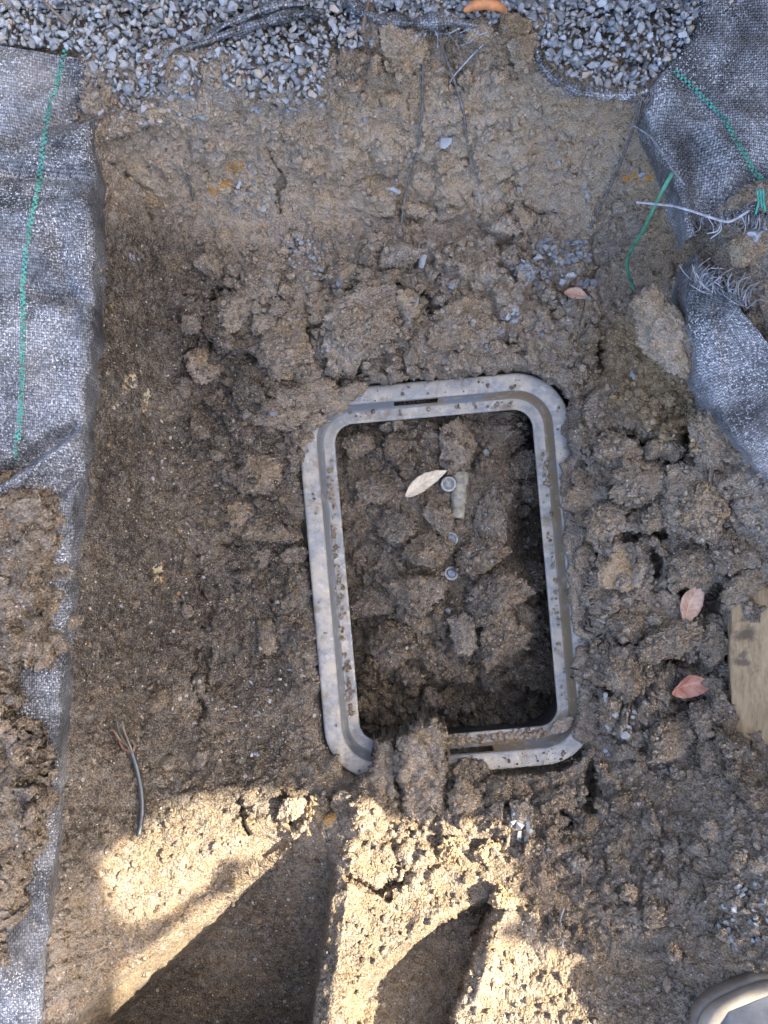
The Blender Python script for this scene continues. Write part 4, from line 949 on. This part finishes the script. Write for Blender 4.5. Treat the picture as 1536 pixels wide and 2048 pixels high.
vs, fs = tube_pts(pp, .0062, 30, 10); vs = np.array(vs).reshape(30, 10, 3); cc = vs.mean(1, keepdims=True); tp = np.sqrt(np.sin(np.linspace(.12, math.pi-.12, 30)))[:, None, None]; vs = (cc+(vs-cc)*tp).reshape(-1, 3)
tag(link("seed_pod", py_mesh("seed_pod", vs, fs, True), plain("orange_pod", (.42, .17, .06), .5, var=.3, scale=90)), "orange-brown curved seed pod on the gravel at the top", "seed pod")

# ------------------------------------------------------------------ single stones and clods that stand out
def rock(px, py, wpx, hpx, z, label, tone, warm, k=0, rz=0, name="rock", flat=.6, fn=None, stain=0):
    p = fn(px, py) if fn else ter(px, py)[0]; z = p.z if z is None else z; s_ = mpx(z); sx, sy = wpx*s_/2, hpx*s_/2
    o = place(name, CL[k], P(px, py, z+min(sx, sy)*flat*.35), (sx, sy, min(sx, sy)*flat), (.1, -.1, rz), (tone, warm, stain, 1)); return tag(o, label, "rock" if name == "rock" else "clod")
rock(1243, 1143, 84, 104, float(top(1243, 1143)[0].z)-.008, "tan sandy rock right of the meter box", .95, .75, 1, .2, flat=.5)
rock(1125, 1449, 54, 44, -.014, "pale stone sitting on the lower right corner of the box", .85, .15, 2, .4)
rock(1342, 668, 210, 120, .165, "pale long clod under the torn right fabric", .78, .35, 3, -1.0, name="clod", flat=.8)
rock(1300, 615, 76, 80, .185, "small pale clod at the upper end of the long pale clod", .85, .4, 0, -.4, name="clod", flat=.8)
rock(928, 1268, 74, 76, -.055, "grey angular stone below the bolts inside the box", .55, .1, 4, .5, flat=.7)
rock(1215, 1452, 36, 42, None, "small brown stone right of the box corner", .6, .4, 2, .2, flat=.8)
rock(58, 1015, 84, 64, .285, "rounded grey stone on the left fabric in spilled soil", .6, .2, 6, .2, flat=.7)
rock(662, 1640, 40, 36, None, "yellow sunlit stone at the edge of the bright patch", .95, 1., 3, .2, stain=.5)
# the big clods across the bottom rim, with tool grooves
def slab(outline, z, th, grooves, label, tone, seed):
    ol = np.array(outline, float); xs = np.arange(ol[:, 0].min()-6, ol[:, 0].max()+7, 2.); ys = np.arange(ol[:, 1].min()-6, ol[:, 1].max()+7, 2.)
    gx_, gy_ = np.meshgrid(xs, ys); fx_, fy_ = gx_.ravel(), gy_.ravel()
    d = np.full(len(fx_), 1e9)
    for a_, b_ in zip(ol, np.roll(ol, -1, 0)):
        e = b_-a_; t = np.clip(((fx_-a_[0])*e[0]+(fy_-a_[1])*e[1])/(e@e), 0, 1); d = np.minimum(d, np.hypot(fx_-a_[0]-t*e[0], fy_-a_[1]-t*e[1]))
    d = np.where(inpoly(outline, fx_, fy_), d, -d)+fbm(np.stack([fx_*.07, fy_*.07, fx_*0+seed], 1), 3)*5
    top = z(fx_, fy_); hgt = np.sqrt(np.clip(1-(1-np.clip(d/14, 0, 1))**2, 0, 1)); Z = top-th*(1-hgt)
    for (gxp, gw, gd) in grooves: Z -= gd*np.exp(-((fx_-gxp+.05*(fy_-1540))/gw)**2)*(hgt > .3)
    dd = CAM_H-Z; pos = np.stack([(fx_-768)*dd/FPX, (1024-fy_)*dd/FPX, Z], 1)
    nr = grid_normals(pos, len(ys), len(xs)); pos = pos+nr*(clod_bumps(pos.astype(np.float32)+seed, np.full(len(pos), .35)))[:, None]
    kp = (d.reshape(len(ys), len(xs)) > -2)[:-1, :-1]
    me, used = grid_mesh("clod", pos, len(xs), len(ys), kp)
    set_attr(me, 'tone', np.tile([tone, .2, 0, 1], (len(used), 1)))
    bm = bmesh.new(); bm.from_mesh(me); bd = [e for e in bm.edges if e.is_boundary]; ex = bmesh.ops.extrude_edge_only(bm, edges=bd)
    for v in ex['geom']:
        if isinstance(v, bmesh.types.BMVert): v.co.z -= th*.9
    bm.to_mesh(me); bm.free(); me.polygons.foreach_set('use_smooth', [True]*len(me.polygons))
    return tag(link("clod", me, M_SOIL), label, "clod", "big clods across the lower rim of the box")
slab([(835,1440),(868,1435),(890,1455),(893,1530),(888,1610),(865,1640),(835,1648),(800,1625),(795,1540),(798,1480),(822,1465)], lambda x, y: .045+.02*(y-1450)/200, .05, [(805, 7, .006), (850, 16, .003)], "large grooved clod lying across the lower rim of the box", .56, 2)
slab([(752,1478),(790,1470),(797,1540),(795,1632),(760,1636),(700,1620),(694,1570),(740,1540)], lambda x, y: .026+.03*(y-1470)/170, .05, [(776, 7, .005), (735, 8, .004)], "ragged clod left of the large grooved one at the lower rim", .46, 7)
slab([(902,1528),(940,1516),(965,1530),(968,1560),(940,1588),(900,1575)], lambda x, y: .018+.0*x, .03, [], "small flat clod right of the large grooved one", .5, 12)

# ------------------------------------------------------------------ soil spilled over the left fabric
hx_ = np.arange(-120, 190, 3.); hy_ = np.arange(940, 2060, 3.); HX, HY = np.meshgrid(hx_, hy_); hxf, hyf = HX.ravel(), HY.ravel()
BL = [(20,1090,95,120),(60,1030,60,50),(-40,1200,120,120),(50,1180,52,60),(20,1285,80,50),(-60,1400,95,100),(-40,1560,110,130),(20,1530,50,100),(0,1680,66,90),(10,1620,60,70),(-60,1760,90,80),(60,1250,30,26),(-80,1900,80,80),(20,1390,30,30)]
mh = np.full(len(hxf), -1.)
for (cx, cy, rx, ryy) in BL: mh = np.maximum(mh, 1-((hxf-cx)/rx)**2-((hyf-cy)/ryy)**2)
mh = np.clip(mh+fbm(np.stack([hxf*.03, hyf*.03, hxf*0+4], 1), 4)*.45, -1, 1)
edz = np.interp(hyf, [p_[1] for p_ in LE], [p_[2] for p_ in LE]); zz = edz+.004+.024*np.tanh(mh*1.5)+.006
dd = CAM_H-zz; hp = np.stack([(hxf-768)*dd/FPX, (1024-hyf)*dd/FPX, zz], 1)
hn = grid_normals(hp, len(hy_), len(hx_)); hp = hp+hn*(clod_bumps(hp.astype(np.float32)+3, np.full(len(hp), .8)))[:, None]
me, used = grid_mesh("spilled_soil", hp, len(hx_), len(hy_), (mh.reshape(len(hy_), len(hx_)) > -.55)[:-1, :-1])
set_attr(me, 'tone', np.tile([.42, .3, 0, 1], (len(used), 1)))
tag(link("spilled_soil", me, M_SOIL), "loose brown soil spilled over the lower left fabric", kind='stuff')

# ------------------------------------------------------------------ timber at the right edge
def timber():
    bm = bmesh.new(); L, W, T = .40, .16, .05; nxs, nys = 14, 40
    bmesh.ops.create_cube(bm, size=1); bmesh.ops.scale(bm, vec=(W, L, T), verts=bm.verts)
    bmesh.ops.subdivide_edges(bm, edges=bm.edges, cuts=14, use_grid_fill=True)
    V = np.array([v.co[:] for v in bm.verts]); d = fbm(np.stack([V[:, 0]*40, V[:, 1]*6, V[:, 2]*30], 1)+2, 3)*.0022+fbm(V*18, 2)*.0016
    for v, q in zip(bm.verts, d):
        nrm = Vector((v.co.x/W*2, v.co.y/L*2, v.co.z/T*2)); m_ = max(abs(nrm.x), abs(nrm.y), abs(nrm.z)); k = [abs(nrm.x) > .98, abs(nrm.y) > .98, abs(nrm.z) > .98]
        if sum(k) > 1: v.co *= .985
        v.co += Vector((q, q, q*1.5))
    return bm
tb = bm_obj("timber_board", timber(), M_WOOD, loc=P(1584, 1452, .112), smooth=True)
tb.rotation_euler = (math.radians(3), math.radians(-20), math.radians(1))
tag(tb, "weathered brown timber board end against the right bank", "timber board")

# ------------------------------------------------------------------ toe of a work boot
def boot(px, py, z, yaw):
    o = empty("work_boot", P(px, py, z)); o.rotation_euler = (0, 0, yaw); o.scale = (1.4, 1.2, 1.2); tag(o, "dark work boot with pale rubber toe rim at the lower right corner", "boot")
    def outline(k, grow=0):
        pts = []
        for i in range(64):
            t = 2*math.pi*i/64; c_, s_ = math.cos(t), math.sin(t); y = .14*s_; wd = .052+.014*s_-.006*math.cos(2*t)
            x = wd*math.copysign(abs(c_)**.62, c_); pts.append((x*(1+grow/.05), y*(1+grow/.14)-.14))
        return pts
    def loft(name, lv, mat, capb=True):
        vs = []; fs = []; N = 64
        for (z_, g, yo) in lv: vs += [(x, y+yo, z_) for x, y in outline(0, g)]
        for i in range(len(lv)-1):
            for k in range(N): fs.append((i*N+k, i*N+(k+1) % N, (i+1)*N+(k+1) % N, (i+1)*N+k))
        fs.append(tuple(range(N))[::-1]); fs.append(tuple((len(lv)-1)*N+k for k in range(N)))
        return link(name, py_mesh(name, vs, fs, True), mat, o)
    loft("sole", [(0, -.002, 0), (.002, .003, 0), (.016, .004, 0), (.018, .002, 0)], plain("pale_rubber", (.15, .13, .105), .6, var=.4, scale=40))
    loft("rand", [(.016, .0005, 0), (.022, .0035, 0), (.030, .003, 0), (.034, -.001, 0), (.035, -.006, 0)], plain("cream_rubber", (.22, .195, .155), .55, var=.3, scale=30))
    vs = []; fs = []; N = 40; K = 26
    for j in range(K):                      # upper: sections from toe to heel
        t = j/(K-1); y = -.004-.268*t; wd = (.049*math.sin(min(1, (t+.03)*4.5)*math.pi/2)**.6)*(1-.18*t); h = .030+.045*math.sin(min(1, t*2.2)*math.pi/2)+.075*sstep(.45, .8, np.array(t))
        for i in range(N):
            a_ = math.pi*i/(N-1); vs.append((wd*math.cos(a_), y, .0335+max(.002, (h-.02)*min(1, t*9+.2))*math.sin(a_)**.8+.0006*math.sin(j*2.)))
    for j in range(K-1):
        for i in range(N-1): fs.append((j*N+i, (j+1)*N+i, (j+1)*N+i+1, j*N+i+1))
    link("upper", py_mesh("upper", vs, fs, True), plain("dark_wet_leather", (.065, .072, .085), .35, .5, var=.5, scale=25, bump=.4), o)
    return o
boot(1462, 1958, float(ter(1440, 1990)[0].z)+.004, math.radians(22))

# ------------------------------------------------------------------ unseen screen added to shade the pit, its hole cut to the sunlit patch
SX = 1.45
def to_screen(px, py):
    z = float(zbase(np.array([px]), np.array([py]))[0]); x, y, _ = P(px, py, z); t = (SX-x)/TO_SUN.x
    return (y+TO_SUN.y*t, z+TO_SUN.z*t)
LIT = [(195,1715),(230,1690),(275,1662),(310,1625),(352,1598),(420,1590),(480,1580),(600,1583),(690,1600),(760,1640),(850,1642),(985,1634),(1008,1700),(1022,1765),(1042,1830),(1000,1858),(985,1872),(1040,1884),(1100,1896),(1180,1922),(1320,1942),(1300,2010),(1275,2048),(1240,2290),(215,2290),(222,2048),(224,1950),(330,1872),(420,1800),(470,1756),(500,1722),(440,1716),(415,1770),(360,1812),(265,1852),(228,1835),(212,1790)]
hole = [to_screen(*p_) for p_ in LIT]
bm = bmesh.new()
ys_ = [p_[0] for p_ in hole]; 
outer = [(-1.6, -.1), (2.1, -.1), (2.1, 2.9), (-1.6, 2.9)]
def loop_edges(pts, n_sub=1):
    vv = [bm.verts.new((SX, a_, b_)) for a_, b_ in pts]; return [bm.edges.new((vv[i], vv[(i+1) % len(vv)])) for i in range(len(vv))]
ed = loop_edges(outer)+loop_edges(hole)
bmesh.ops.triangle_fill(bm, edges=ed, use_beauty=True)
scr = bm_obj("added_shade_screen", bm, plain("screen_grey", (.22, .22, .21), .8, var=.1), smooth=False)
md = scr.modifiers.new("thick", 'SOLIDIFY'); md.thickness = .006
tag(scr, "grey screen added out of frame to shade the pit, hole shaped for the sunlit patch", kind='structure')

bm = bmesh.new(); bmesh.ops.create_cube(bm, size=1); bmesh.ops.scale(bm, vec=(4.4, .12, 2.6), verts=bm.verts)
tag(bm_obj("added_sky_blocker", bm, plain("blocker_grey", (.25, .25, .24), .9, var=.15), loc=(-.75, 1.9, 1.45), smooth=False), "plain grey slab added out of frame beyond the far bank to block skylight", kind='structure')  # unseen slab, added only to cut skylight from the far side
